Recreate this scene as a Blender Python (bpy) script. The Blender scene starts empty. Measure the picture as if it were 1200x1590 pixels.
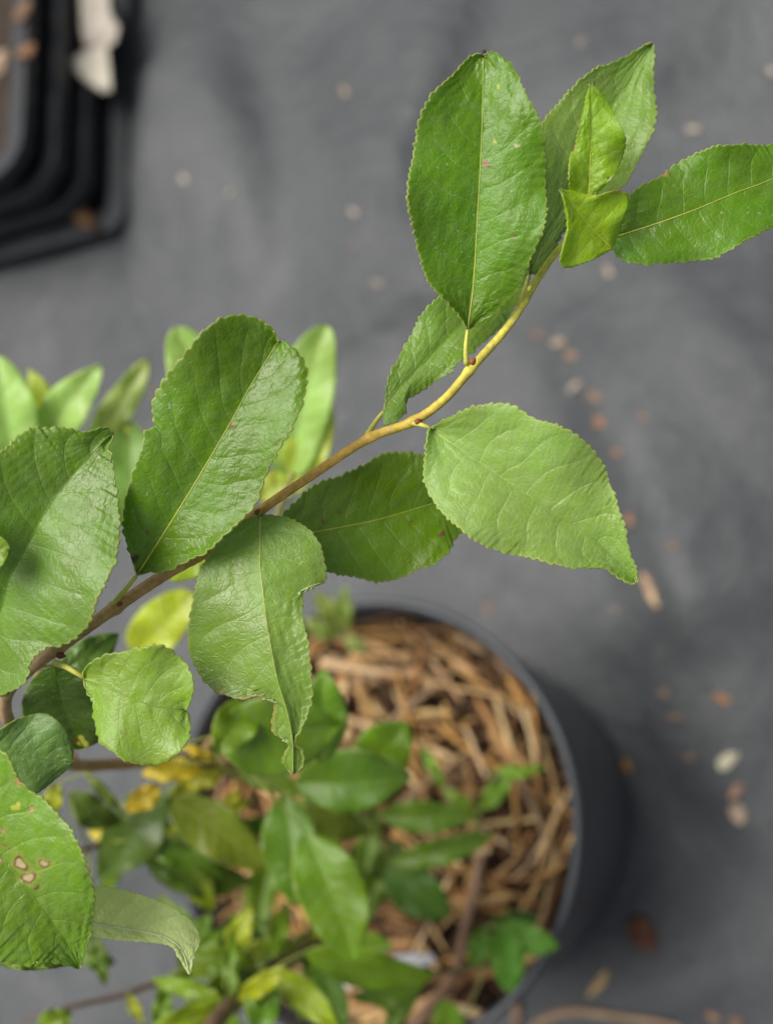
import bpy, math, random
import numpy as np
from mathutils import Matrix, Vector

random.seed(7); np.random.seed(7)
scene = bpy.context.scene
COL = scene.collection

# ------------------------------------------------------------------ camera
F = 1800.0                         # focal length in photo pixels (photo 1200 x 1590)
CX, CY = 600.0, 795.0
NAD = np.array([800.0, -435.0, -F]); NAD /= np.linalg.norm(NAD)     # straight down, seen in the camera frame
ez = -NAD
ex = np.array([1.0, 0, 0]); ex = ex - ex.dot(ez) * ez; ex /= np.linalg.norm(ex)
ey = np.cross(ez, ex)
RW = np.array([ex, ey, ez])        # camera frame -> world
POT_H, RIM_R = 0.222, 0.1395
RIM_PX, RIM_D = (560.0, 1272.0), 0.72

def cam_vec(px, py, d):
    px = np.asarray(px, float); py = np.asarray(py, float); d = np.asarray(d, float)
    return np.stack([(px - CX) / F * d, -(py - CY) / F * d, -d + 0 * px], -1)

CAM = np.array([0, 0, POT_H]) - RW @ cam_vec(RIM_PX[0], RIM_PX[1], RIM_D)

def P(px, py, d):
    "a point of the photograph at depth d -> world"
    return cam_vec(px, py, d) @ RW.T + CAM

def on_plane(px, py, z=0.0):
    v = RW @ cam_vec(px, py, 1.0)
    k = (z - CAM[2]) / v[2]
    return CAM + v * k

def to_px(p):
    c = RW.T @ (np.asarray(p) - CAM)
    return CX + F * c[0] / -c[2], CY - F * c[1] / -c[2], -c[2]

cam_data = bpy.data.cameras.new('camera')
cam = bpy.data.objects.new('camera', cam_data); COL.objects.link(cam)
M = Matrix([[*RW[0], CAM[0]], [*RW[1], CAM[1]], [*RW[2], CAM[2]], [0, 0, 0, 1]])
cam.matrix_world = M
cam_data.sensor_fit = 'VERTICAL'; cam_data.sensor_height = 36.0; cam_data.sensor_width = 27.2
cam_data.lens = F / 1590.0 * 36.0
cam_data.clip_start = 0.01; cam_data.clip_end = 200
cam_data.dof.use_dof = True
cam_data.dof.focus_distance = 0.296
cam_data.dof.aperture_fstop = cam_data.lens / 5.6      # about a 4 mm opening
scene.camera = cam

# ------------------------------------------------------------------ light
def ground_dir(dx, dy):
    a, b = on_plane(600, 795), on_plane(600 + dx, 795 + dy)
    v = b - a; v[2] = 0
    return v / np.linalg.norm(v)
ELEV = math.radians(70)
sd = ground_dir(-100, -45)
SUN = np.array([sd[0] * math.cos(ELEV), sd[1] * math.cos(ELEV), math.sin(ELEV)])
sun_data = bpy.data.lights.new('sun', 'SUN'); sun_data.energy = 1.5
sun_data.angle = math.radians(42); sun_data.color = (1.0, 0.965, 0.90)
sun = bpy.data.objects.new('sun', sun_data); COL.objects.link(sun)
sun.rotation_euler = Vector(SUN).to_track_quat('Z', 'Y').to_euler()
sun.location = (0, 0, 3)
world = bpy.data.worlds.new('World'); scene.world = world; world.use_nodes = True
wn = world.node_tree.nodes; wl = world.node_tree.links
bg = wn['Background']
sky = wn.new('ShaderNodeTexSky'); sky.sky_type = 'NISHITA'; sky.sun_disc = False
sky.sun_elevation = ELEV
sky.sun_rotation = math.atan2(SUN[0], SUN[1])
sky.air_density = 1.0; sky.dust_density = 4.0; sky.ozone_density = 1.0
hs = wn.new('ShaderNodeHueSaturation'); hs.inputs['Saturation'].default_value = 0.4
wl.new(sky.outputs[0], hs.inputs['Color']); wl.new(hs.outputs[0], bg.inputs[0])
bg.inputs[1].default_value = 0.05
scene.view_settings.view_transform = 'Standard'; scene.view_settings.look = 'None'
scene.view_settings.exposure = 1.2; scene.view_settings.gamma = 1.0
scene.render.engine = 'CYCLES'
scene.cycles.max_bounces = 5; scene.cycles.transparent_max_bounces = 8
scene.cycles.use_denoising = True

# ------------------------------------------------------------------ helpers
def srgb(r, g, b):
    f = lambda c: c / 12.92 if c <= 0.04045 else ((c + 0.055) / 1.055) ** 2.4
    return (f(r / 255), f(g / 255), f(b / 255), 1.0)

def mesh_obj(name, verts, faces, mats, parent=None, smooth=True, origin=None):
    verts = np.asarray(verts, float)
    o3 = np.zeros(3) if origin is None else np.asarray(origin, float)
    me = bpy.data.meshes.new(name)
    me.from_pydata((verts - o3).tolist(), [], faces if isinstance(faces, list) else faces.tolist())
    for m in (mats if isinstance(mats, (list, tuple)) else [mats]):
        me.materials.append(m)
    if smooth:
        me.polygons.foreach_set('use_smooth', [True] * len(me.polygons))
    me.update()
    o = bpy.data.objects.new(name, me); COL.objects.link(o)
    o.location = o3
    if parent is not None:
        o.parent = parent
        o.matrix_parent_inverse = Matrix.Translation(-WLOC[parent.name])
    WLOC[o.name] = Vector(o3)
    return o
WLOC = {}

def empty(name, loc):
    o = bpy.data.objects.new(name, None); COL.objects.link(o); o.location = loc
    o.empty_display_size = 0.02
    WLOC[o.name] = Vector(loc)
    return o

def tag(o, label=None, cat=None, group=None, kind=None):
    if label: o['label'] = label
    if cat: o['category'] = cat
    if group: o['group'] = group
    if kind: o['kind'] = kind
    return o

def catmull(pts, n):
    "n+1 points evenly spaced along a Catmull-Rom curve through pts"
    p = np.asarray(pts, float)
    if len(p) == 2:
        t = np.linspace(0, 1, n + 1)[:, None]
        return p[0] * (1 - t) + p[1] * t
    q = np.vstack([2 * p[0] - p[1], p, 2 * p[-1] - p[-2]])
    out = []
    for i in range(len(p) - 1):
        a, b, c, d = q[i], q[i + 1], q[i + 2], q[i + 3]
        t = np.linspace(0, 1, 14, endpoint=False)[:, None]
        out.append(0.5 * (2 * b + (c - a) * t + (2 * a - 5 * b + 4 * c - d) * t ** 2 + (3 * b - a - 3 * c + d) * t ** 3))
    out.append(p[-1:])
    c = np.vstack(out)
    L = np.concatenate([[0], np.cumsum(np.linalg.norm(np.diff(c[:, :2] if c.shape[1] > 3 else c, axis=0), axis=1))])
    L += np.arange(len(L)) * 1e-9
    u = np.linspace(0, L[-1], n + 1)
    return np.stack([np.interp(u, L, c[:, k]) for k in range(c.shape[1])], -1)

def tube_geo(path, rad, sides=10, cap=True, flat=1.0, jitter=0.0, seed=0):
    path = np.asarray(path, float); rad = np.asarray(rad, float)
    n = len(path)
    T = np.gradient(path, axis=0); T /= np.linalg.norm(T, axis=1)[:, None] + 1e-12
    up = np.array([0.31, 0.22, 0.93])
    N = np.zeros_like(path)
    v = np.cross(T[0], up); v /= np.linalg.norm(v); N[0] = v
    for i in range(1, n):
        v = N[i - 1] - T[i] * T[i].dot(N[i - 1]); N[i] = v / (np.linalg.norm(v) + 1e-12)
    B = np.cross(T, N)
    a = np.linspace(0, 2 * np.pi, sides, endpoint=False)
    rng = np.random.RandomState(seed)
    jit = 1 + jitter * rng.uniform(-1, 1, (n, sides))
    V = path[:, None] + (np.cos(a)[None, :, None] * N[:, None] + flat * np.sin(a)[None, :, None] * B[:, None]) * (rad[:, None] * jit)[..., None]
    V = V.reshape(-1, 3)
    fs = []
    for i in range(n - 1):
        for j in range(sides):
            k = (j + 1) % sides
            fs.append((i * sides + j, i * sides + k, (i + 1) * sides + k, (i + 1) * sides + j))
    if cap:
        fs.append(tuple(range(sides - 1, -1, -1)))
        fs.append(tuple((n - 1) * sides + j for j in range(sides)))
    return V, fs

def set_color(o, name, cols):
    at = o.data.color_attributes.new(name, 'FLOAT_COLOR', 'POINT')
    at.data.foreach_set('color', np.asarray(cols, np.float32).ravel())

class Noise:
    "smooth pseudo-noise in n dimensions"
    def __init__(s, seed, dim=2, freq=1.0, oct=7):
        r = np.random.RandomState(seed)
        s.k = r.normal(0, 1, (oct, dim)) * freq; s.p = r.uniform(0, 6.28, oct)
    def __call__(s, *xs):
        x = np.stack(np.broadcast_arrays(*xs), -1)
        return np.sin(x @ s.k.T + s.p).mean(-1) * 1.8

# ------------------------------------------------------------------ materials
def new_mat(name):
    m = bpy.data.materials.new(name); m.use_nodes = True
    nt = m.node_tree
    return m, nt, nt.nodes['Principled BSDF'], nt.nodes['Material Output']

class G:
    "tiny node-graph helper"
    def __init__(s, nt): s.nt = nt; s.N = nt.nodes; s.L = nt.links
    def sock(s, node_in, v):
        if isinstance(v, bpy.types.NodeSocket): s.L.new(v, node_in)
        elif v is not None: node_in.default_value = v
    def math(s, op, a, b=None, c=None, clamp=False):
        n = s.N.new('ShaderNodeMath'); n.operation = op; n.use_clamp = clamp
        for i, v in enumerate((a, b, c)):
            if v is not None: s.sock(n.inputs[i], v)
        return n.outputs[0]
    def mix(s, f, a, b, mode='MIX'):
        n = s.N.new('ShaderNodeMix'); n.data_type = 'RGBA'; n.blend_type = mode
        s.sock(n.inputs[0], f); s.sock(n.inputs[6], a); s.sock(n.inputs[7], b)
        return n.outputs[2]
    def noise(s, vec, scale, detail=2.0, rough=0.5, dist=0.0):
        n = s.N.new('ShaderNodeTexNoise'); s.sock(n.inputs['Vector'], vec)
        n.inputs['Scale'].default_value = scale; n.inputs['Detail'].default_value = detail
        n.inputs['Roughness'].default_value = rough; n.inputs['Distortion'].default_value = dist
        return n
    def voro(s, vec, scale, feature='DISTANCE_TO_EDGE'):
        n = s.N.new('ShaderNodeTexVoronoi'); n.feature = feature; s.sock(n.inputs['Vector'], vec)
        n.inputs['Scale'].default_value = scale
        return n
    def ramp(s, f, lo, hi, a=0.0, b=1.0):
        n = s.N.new('ShaderNodeMapRange'); n.interpolation_type = 'SMOOTHSTEP'
        s.sock(n.inputs[0], f); n.inputs[1].default_value = lo; n.inputs[2].default_value = hi
        n.inputs[3].default_value = a; n.inputs[4].default_value = b
        return n.outputs[0]
    def bump(s, h, strength, dist, normal=None):
        n = s.N.new('ShaderNodeBump'); s.sock(n.inputs['Height'], h)
        n.inputs['Strength'].default_value = strength; n.inputs['Distance'].default_value = dist
        if normal is not None: s.L.new(normal, n.inputs['Normal'])
        return n.outputs[0]
    def coord(s, what='Object'):
        return s.N.new('ShaderNodeTexCoord').outputs[what]
    def attr(s, name):
        n = s.N.new('ShaderNodeAttribute'); n.attribute_name = name; return n
    def hsv(s, col, h=0.5, sat=1.0, val=1.0):
        n = s.N.new('ShaderNodeHueSaturation'); s.sock(n.inputs['Color'], col)
        s.sock(n.inputs['Hue'], h); s.sock(n.inputs['Saturation'], sat); s.sock(n.inputs['Value'], val)
        return n.outputs[0]

def leaf_material(name, under=False, rim=False, far=False):
    m, nt, pb, out = new_mat(name); g = G(nt)
    oi = nt.nodes.new('ShaderNodeObjectInfo')
    co = g.coord('Object')
    uvn = nt.nodes.new('ShaderNodeUVMap'); uvn.uv_map = 'vein'
    sp = nt.nodes.new('ShaderNodeSeparateXYZ'); nt.links.new(uvn.outputs[0], sp.inputs[0])
    ph, tt = sp.outputs[0], sp.outputs[1]
    fr = g.math('ABSOLUTE', g.math('SUBTRACT', g.math('FRACT', ph), 0.5))
    wob = g.noise(co, 160, 1.0).outputs[0]
    fr2 = g.math('ADD', fr, g.math('MULTIPLY', g.math('SUBTRACT', wob, 0.5), 0.035))
    fade = g.ramp(tt, 0.55, 0.95, 1.0, 0.12)
    vein = g.math('MULTIPLY', g.ramp(fr2, 0.455, 0.495), fade)
    if not far:
        warp = nt.nodes.new('ShaderNodeVectorMath'); warp.operation = 'MULTIPLY_ADD'
        nw = g.noise(co, 300, 1.0)
        nt.links.new(nw.outputs['Color'], warp.inputs[0]); warp.inputs[1].default_value = (0.0026,) * 3
        nt.links.new(co, warp.inputs[2])
        vr = g.voro(warp.outputs[0], 620)
        net = g.ramp(vr.outputs['Distance'], 0.0, 0.22, 1.0, 0.0)
    big = g.noise(co, 45, 2.0, 0.6).outputs[0]
    mid = g.noise(co, 230, 2.0, 0.65).outputs[0]
    fine = g.noise(co, 1400, 1.0, 0.6).outputs[0] if not far else None
    base = oi.outputs['Color']
    c = g.hsv(base, h=g.ramp(big, 0.3, 0.7, 0.492, 0.508), sat=g.ramp(mid, 0.3, 0.7, 1.04, 0.93), val=g.ramp(big, 0.25, 0.75, 0.84, 1.16))
    c = g.mix(g.ramp(mid, 0.55, 0.78, 0.0, 0.22), c, g.hsv(base, h=0.488, sat=0.95, val=1.35))
    c = g.mix(g.math('MULTIPLY', vein, 0.24 if not under else 0.45), c, g.hsv(base, h=0.485, sat=0.72, val=1.75))
    if not far: c = g.mix(g.math('MULTIPLY', net, 0.10), c, g.hsv(base, h=0.49, sat=0.8, val=1.5))
    # a thin pale margin
    edge = g.ramp(tt, 0.962, 0.99)
    c = g.mix(g.math('MULTIPLY', edge, 0.62), c, srgb(176, 182, 92))
    if not under and not far:        # dust and dried water marks
        dn = g.noise(co, 950, 1.0, 0.5).outputs[0]
        c = g.mix(g.math('MULTIPLY', g.ramp(dn, 0.66, 0.78), g.ramp(big, 0.45, 0.7, 0.0, 0.5)), c, srgb(196, 206, 176))
    mk = g.attr('mark')
    c = g.mix(mk.outputs['Alpha'], c, mk.outputs['Color'])
    if under:
        c = g.mix(0.7, g.hsv(c, sat=0.72, val=1.25), srgb(196, 212, 146))
    if rim:
        c = g.mix(0.65, c, srgb(178, 184, 98))
    hb = g.math('MULTIPLY', vein, -0.55)
    if not far: hb = g.math('ADD', hb, g.math('MULTIPLY', net, -0.42))
    hb = g.math('ADD', hb, g.math('MULTIPLY', mid, 1.05))
    nrm = g.bump(g.math('ADD', hb, g.math('MULTIPLY', fine, 0.5)) if not far else hb, 0.5, 0.00022)
    nt.links.new(c, pb.inputs['Base Color']); nt.links.new(nrm, pb.inputs['Normal'])
    nt.links.new(g.ramp(g.math('ADD', g.math('MULTIPLY', big, 0.6), g.math('MULTIPLY', mid, 0.4)), 0.35, 0.65, 0.30, 0.50) if not under else g.ramp(mid, 0.2, 0.8, 0.55, 0.7), pb.inputs['Roughness'])
    pb.inputs['IOR'].default_value = 1.45
    pb.inputs['Specular IOR Level'].default_value = 0.72 if not under else 0.35
    tr = nt.nodes.new('ShaderNodeBsdfTranslucent')
    tc = g.mix(mk.outputs['Alpha'], g.hsv(base, h=0.488, sat=1.08, val=2.4), mk.outputs['Color'])
    nt.links.new(tc, tr.inputs['Color']); nt.links.new(nrm, tr.inputs['Normal'])
    ms = nt.nodes.new('ShaderNodeMixShader'); ms.inputs[0].default_value = 0.30
    nt.links.new(pb.outputs[0], ms.inputs[1]); nt.links.new(tr.outputs[0], ms.inputs[2])
    nt.links.new(ms.outputs[0], out.inputs['Surface'])
    return m
LEAF = leaf_material('leaf_upper'); LEAF_UNDER = leaf_material('leaf_underside', under=True); LEAF_RIM = leaf_material('leaf_margin', rim=True)
FAR_LEAF = leaf_material('leaf_upper_blurred', far=True); FAR_UNDER = leaf_material('leaf_underside_blurred', under=True, far=True)

def attr_material(name, rough=0.5, spec=0.4, bump=0.0, scale=800, vary=0.25):
    m, nt, pb, out = new_mat(name); g = G(nt)
    a = g.attr('tint'); co = g.coord('Object')
    n = g.noise(co, scale, 3.0, 0.6).outputs[0]
    n2 = g.noise(co, scale * 0.18, 2.0).outputs[0]
    c = g.hsv(a.outputs['Color'], val=g.math('MULTIPLY', g.ramp(n, 0.25, 0.75, 1 - vary, 1 + vary), g.ramp(n2, 0.3, 0.7, 1 - vary * 0.7, 1 + vary * 0.7)))
    nt.links.new(c, pb.inputs['Base Color'])
    pb.inputs['Roughness'].default_value = rough; pb.inputs['Specular IOR Level'].default_value = spec
    if name == 'young_bark':       # lenticels and scurf
        v = g.voro(co, 260, 'F1'); dots = g.ramp(v.outputs['Distance'], 0.10, 0.2, 0.55, 0.0)
        c = g.mix(dots, c, srgb(214, 190, 150)); nt.links.new(c, pb.inputs['Base Color'])
        n3 = g.noise(co, 120, 4.0, 0.7).outputs[0]
        c = g.mix(g.ramp(n3, 0.55, 0.75, 0.0, 0.3), c, g.hsv(c, h=0.48, val=0.55)); nt.links.new(c, pb.inputs['Base Color'])
        n = g.math('ADD', n, g.math('MULTIPLY', dots, 0.8))
    if bump: nt.links.new(g.bump(n, 0.8, bump), pb.inputs['Normal'])
    return m
STALK = attr_material('leaf_stalk', 0.45, 0.4, 0.00005, 900, 0.10)
BARK = attr_material('young_bark', 0.5, 0.4, 0.00018, 700, 0.22)

def tinted_material(name, rough, spec, scale, vary, bump, stretch=None, hue=0.012):
    "colour from the object, grain from noise"
    m, nt, pb, out = new_mat(name); g = G(nt)
    oi = nt.nodes.new('ShaderNodeObjectInfo'); co = g.coord('Object')
    if stretch:
        mp = nt.nodes.new('ShaderNodeMapping'); mp.inputs['Scale'].default_value = stretch
        nt.links.new(co, mp.inputs[0]); co = mp.outputs[0]
    n = g.noise(co, scale, 4.0, 0.65).outputs[0]
    n2 = g.noise(co, scale * 0.2, 2.0).outputs[0]
    c = g.hsv(oi.outputs['Color'], h=g.ramp(n2, 0.3, 0.7, 0.5 - hue, 0.5 + hue), val=g.math('MULTIPLY', g.ramp(n, 0.25, 0.75, 1 - vary, 1 + vary), g.ramp(n2, 0.3, 0.7, 1 - vary * 0.6, 1 + vary * 0.6)))
    nt.links.new(c, pb.inputs['Base Color']); nt.links.new(g.bump(n, 0.9, bump), pb.inputs['Normal'])
    pb.inputs['Roughness'].default_value = rough; pb.inputs['Specular IOR Level'].default_value = spec
    return m
STRAW = tinted_material('dry_straw', 0.7, 0.25, 300, 0.35, 0.0004, (0.12, 1, 1))
CHIP = tinted_material('dry_debris', 0.75, 0.2, 400, 0.35, 0.0004)
WHITE = tinted_material('white_scrap', 0.6, 0.3, 60, 0.15, 0.0008)

def plastic_material(name, col, rough, spec=0.5):
    m, nt, pb, out = new_mat(name); g = G(nt); co = g.coord('Object')
    n = g.noise(co, 35, 5.0, 0.65).outputs[0]; n2 = g.noise(co, 600, 2.0).outputs[0]
    c = g.mix(g.ramp(n, 0.4, 0.8, 0.0, 0.35), col, (0.07, 0.066, 0.06, 1))
    nt.links.new(c, pb.inputs['Base Color']); nt.links.new(g.ramp(n, 0.3, 0.7, rough - 0.08, rough + 0.15), pb.inputs['Roughness'])
    nt.links.new(g.bump(n2, 0.4, 0.0002), pb.inputs['Normal'])
    pb.inputs['Specular IOR Level'].default_value = spec
    return m
POT = plastic_material('black_pot_plastic', (0.050, 0.056, 0.064, 1), 0.34)
TRAY = plastic_material('black_tray_plastic', (0.027, 0.030, 0.034, 1), 0.48, 0.3)

def cloth_material():
    m, nt, pb, out = new_mat('woven_ground_cloth'); g = G(nt); co = g.coord('Object')
    w1 = nt.nodes.new('ShaderNodeTexWave'); w1.bands_direction = 'X'; w1.inputs['Scale'].default_value = 130; w1.inputs['Distortion'].default_value = 0.6
    w2 = nt.nodes.new('ShaderNodeTexWave'); w2.bands_direction = 'Y'; w2.inputs['Scale'].default_value = 130; w2.inputs['Distortion'].default_value = 0.6
    nt.links.new(co, w1.inputs[0]); nt.links.new(co, w2.inputs[0])
    h = g.math('MULTIPLY', w1.outputs[1], w2.outputs[1])
    n = g.noise(co, 5, 4.0, 0.6).outputs[0]; n2 = g.noise(co, 38, 5.0, 0.65).outputs[0]; n3 = g.noise(co, 260, 3.0, 0.6).outputs[0]
    c = g.mix(g.ramp(n, 0.3, 0.7), (0.032, 0.037, 0.041, 1), (0.075, 0.080, 0.083, 1))
    c = g.mix(g.ramp(n2, 0.45, 0.8, 0.0, 0.5), c, (0.102, 0.102, 0.102, 1))      # dust
    c = g.mix(g.ramp(n3, 0.62, 0.75, 0.0, 0.35), c, (0.14, 0.12, 0.10, 1))
    c = g.mix(g.math('MULTIPLY', h, 0.25), c, (0.11, 0.115, 0.12, 1))
    nt.links.new(c, pb.inputs['Base Color'])
    nt.links.new(g.ramp(n2, 0.3, 0.7, 0.36, 0.56), pb.inputs['Roughness'])
    pb.inputs['Specular IOR Level'].default_value = 0.5
    nrm = g.bump(g.math('ADD', n2, g.math('MULTIPLY', g.noise(co, 14, 3.0, 0.6).outputs[0], 2.0)), 0.5, 0.006)
    nt.links.new(g.bump(h, 0.6, 0.0006, nrm), pb.inputs['Normal'])
    return m
CLOTH = cloth_material()

def soil_material():
    m, nt, pb, out = new_mat('dark_soil'); g = G(nt); co = g.coord('Object')
    n = g.noise(co, 180, 5.0, 0.7).outputs[0]
    nt.links.new(g.mix(g.ramp(n, 0.3, 0.7), (0.018, 0.011, 0.007, 1), (0.07, 0.045, 0.028, 1)), pb.inputs['Base Color'])
    pb.inputs['Roughness'].default_value = 0.9
    nt.links.new(g.bump(n, 1.0, 0.003), pb.inputs['Normal'])
    return m
SOIL = soil_material()

# ------------------------------------------------------------------ ground cloth
def fold_line(p, q, h, w):
    a, b = on_plane(*p)[:2], on_plane(*q)[:2]
    return a, b, h, w
FOLDS = [fold_line((840, 520), (1210, 1030), 0.022, 0.062), fold_line((1040, 420), (1260, 760), 0.018, 0.06), fold_line((940, 960), (1200, 870), 0.014, 0.05), fold_line((880, 200), (1100, 20), 0.012, 0.05), fold_line((250, 60), (240, 420), 0.010, 0.04),
         fold_line((380, 480), (330, 60), 0.014, 0.06), fold_line((560, 420), (700, -60), 0.012, 0.055),
         fold_line((1010, 1000), (1220, 1340), 0.016, 0.045), fold_line((880, 1560), (1210, 1440), 0.012, 0.04),
         fold_line((60, 1500), (240, 1330), 0.008, 0.05), fold_line((470, 560), (880, 330), 0.010, 0.06)]
gn = Noise(3, 2, 7.0, 9); gn2 = Noise(5, 2, 22.0, 11)
def ground_h(x, y):
    h = 0.011 * gn(x, y) + 0.0022 * gn2(x, y)
    for a, b, hh, w in FOLDS:
        d = b - a; L = np.linalg.norm(d); d = d / L
        u = (x - a[0]) * d[0] + (y - a[1]) * d[1]; v = -(x - a[0]) * d[1] + (y - a[1]) * d[0]
        v = v + 0.02 * np.sin(u * 9 + hh * 500)
        end = np.clip(np.minimum(u + 0.1, L + 0.1 - u) / 0.25, 0, 1); end = end * end * (3 - 2 * end)
        # a drape: one steep flank, one easy flank
        prof = np.where(v > 0, np.exp(-(v / (w * 1.7)) ** 2), np.exp(-(v / (w * 0.6)) ** 2))
        h = h + 1.9 * hh * prof * end
    r = np.hypot(x, y)
    flat = np.clip((r - 0.10) / 0.12, 0, 1); flat = flat * flat * (3 - 2 * flat)
    return h * flat
c0 = on_plane(560, 700)
core = np.arange(-1.6, 1.6001, 0.0125)
tail = 1.6 + np.cumsum(0.0125 * 1.22 ** np.arange(1, 32))
ax = np.concatenate([-tail[::-1], core, tail])
gx, gy = np.meshgrid(ax + c0[0], ax + c0[1], indexing='ij')
gz = ground_h(gx, gy)
nn = len(ax); idx = np.arange(nn * nn).reshape(nn, nn)
gf = np.stack([idx[:-1, :-1], idx[1:, :-1], idx[1:, 1:], idx[:-1, 1:]], -1).reshape(-1, 4)
gr = mesh_obj('ground_cloth', np.stack([gx, gy, gz], -1).reshape(-1, 3), gf, CLOTH)
tag(gr, 'grey black woven weed cloth covering the ground, softly creased', kind='structure')
def gpt(px, py):
    p = on_plane(px, py); return np.array([p[0], p[1], float(ground_h(np.array(p[0]), np.array(p[1])))])

# ------------------------------------------------------------------ nursery pot
def lathe(profile, seg=96):
    pr = np.asarray(profile); a = np.linspace(0, 2 * np.pi, seg, endpoint=False)
    V = np.stack([pr[:, None, 0] * np.cos(a), pr[:, None, 0] * np.sin(a), pr[:, None, 1] + 0 * a], -1).reshape(-1, 3)
    fs = []
    for i in range(len(pr) - 1):
        for j in range(seg):
            k = (j + 1) % seg
            fs.append((i * seg + j, i * seg + k, (i + 1) * seg + k, (i + 1) * seg + j))
    return V, fs
pot = empty('nursery_pot', (0, 0, 0))
tag(pot, 'round black plastic nursery pot with rolled rim holding the shrub', 'pot')
R0, R1, HR = 0.1215, 0.1345, POT_H
wallp = [(0.02, 0.004), (R0 - 0.006, 0.004), (R0, 0.008)]
for k in range(1, 13):
    z = 0.008 + (HR - 0.020 - 0.008) * k / 12; wallp.append((R0 + (R1 - R0) * k / 12, z))
wallp += [(R1 - 0.003, HR - 0.022), (R1 - 0.006, HR - 0.08), (R0 - 0.003, 0.02), (0.02, 0.012)]
V, fs = lathe(wallp)
mesh_obj('wall', V, fs, POT, pot)
rp = []
for k in range(17):
    a = 2 * math.pi * k / 16
    rp.append((RIM_R - 0.0032 + 0.0040 * math.cos(a) * 0.95, HR - 0.0035 + 0.0035 * math.sin(a)))
band = [(R1 - 0.0022, HR - 0.024), (R1 + 0.0012, HR - 0.024), (R1 + 0.0022, HR - 0.012), (RIM_R - 0.002, HR - 0.006), (RIM_R, HR - 0.003), (RIM_R - 0.0012, HR), (RIM_R - 0.0055, HR - 0.0004), (R1 - 0.0022, HR - 0.010), (R1 - 0.0022, HR - 0.024)]
V, fs = lathe(band)
mesh_obj('rim', V, fs, POT, pot)
SOIL_Z = HR - 0.036
rr = np.linspace(0.0, R1 - 0.0045, 26); aa = np.linspace(0, 2 * np.pi, 72, endpoint=False)
sn = Noise(9, 2, 60, 9)
sv, sf = [], []
for i, r in enumerate(rr):
    for a in aa:
        x, y = r * math.cos(a), r * math.sin(a)
        sv.append((x, y, SOIL_Z + 0.004 * float(sn(np.array(x), np.array(y))) - 0.008 * (r / R1) ** 4))
for i in range(len(rr) - 1):
    for j in range(72):
        k = (j + 1) % 72; sf.append((i * 72 + j, (i + 1) * 72 + j, (i + 1) * 72 + k, i * 72 + k))
mesh_obj('soil', sv, sf, SOIL, pot)

# ------------------------------------------------------------------ mulch
mulch = empty('bark_mulch', (0, 0, SOIL_Z))
tag(mulch, 'tan and brown shredded straw and bark mulch filling the pot', 'mulch')
STRAW_COLS = [srgb(190, 160, 116), srgb(206, 178, 134), srgb(158, 126, 84), srgb(112, 86, 60), srgb(178, 142, 92), srgb(144, 122, 98), srgb(184, 146, 98), srgb(92, 70, 50), srgb(214, 194, 158), srgb(168, 126, 82)]
def strand_geo(L, w, flat, bend, seed, nseg=7, sides=6):
    r = np.random.RandomState(seed)
    u = np.linspace(-0.5, 0.5, nseg + 1)
    k = r.uniform(-1, 1) * bend; k2 = r.uniform(-1, 1) * bend * 0.6
    path = np.stack([u * L, L * (k * (u ** 2 - 0.08) + k2 * u ** 3 * 2), L * 0.25 * r.uniform(-1, 1) * bend * (u ** 2)], -1)
    rad = w * 0.40 * (1 - 0.35 * (2 * np.abs(u)) ** 3) * r.uniform(0.8, 1.2, nseg + 1)
    return tube_geo(path, rad, sides, True, flat, 0.22, seed)
protos = []
specs = [(0.075, 0.0045, .45, .3), (0.06, 0.006, .35, .25), (0.05, 0.0035, .6, .5), (0.09, 0.004, .5, .4), (0.045, 0.008, .3, .15), (0.035, 0.0055, .5, .3),
         (0.07, 0.003, .8, .6), (0.055, 0.0075, .35, .2), (0.04, 0.0045, .6, .9), (0.03, 0.009, .35, .2), (0.065, 0.0052, .4, .15), (0.05, 0.0028, .9, .8)]
for i, (L, w, f, b) in enumerate(specs):
    V, fs = strand_geo(L, w, f, b, 100 + i)
    me = bpy.data.meshes.new('mulch_strand'); me.from_pydata(V.tolist(), [], fs); me.materials.append(STRAW)
    me.polygons.foreach_set('use_smooth', [True] * len(me.polygons)); me.update(); protos.append(me)
def add_strand(k, loc, rz, tilt, roll, col, sc=1.0):
    o = bpy.data.objects.new('mulch_strand', protos[k]); COL.objects.link(o)
    o.parent = mulch
    o.location = (loc[0], loc[1], loc[2] - SOIL_Z); o.rotation_euler = (roll, tilt, rz); o.scale = (sc, sc, sc)
    o.color = col
    return o
rng = random.Random(21)
def vary(c, r, v=0.25):
    c = (c[0] * 1.0, c[1] * .93, c[2] * .78)
    f = 1 + r.uniform(-v, v); return (c[0] * f, c[1] * f * (1 + r.uniform(-.06, .06)), c[2] * f * (1 + r.uniform(-.12, .12)), 1)
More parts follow.
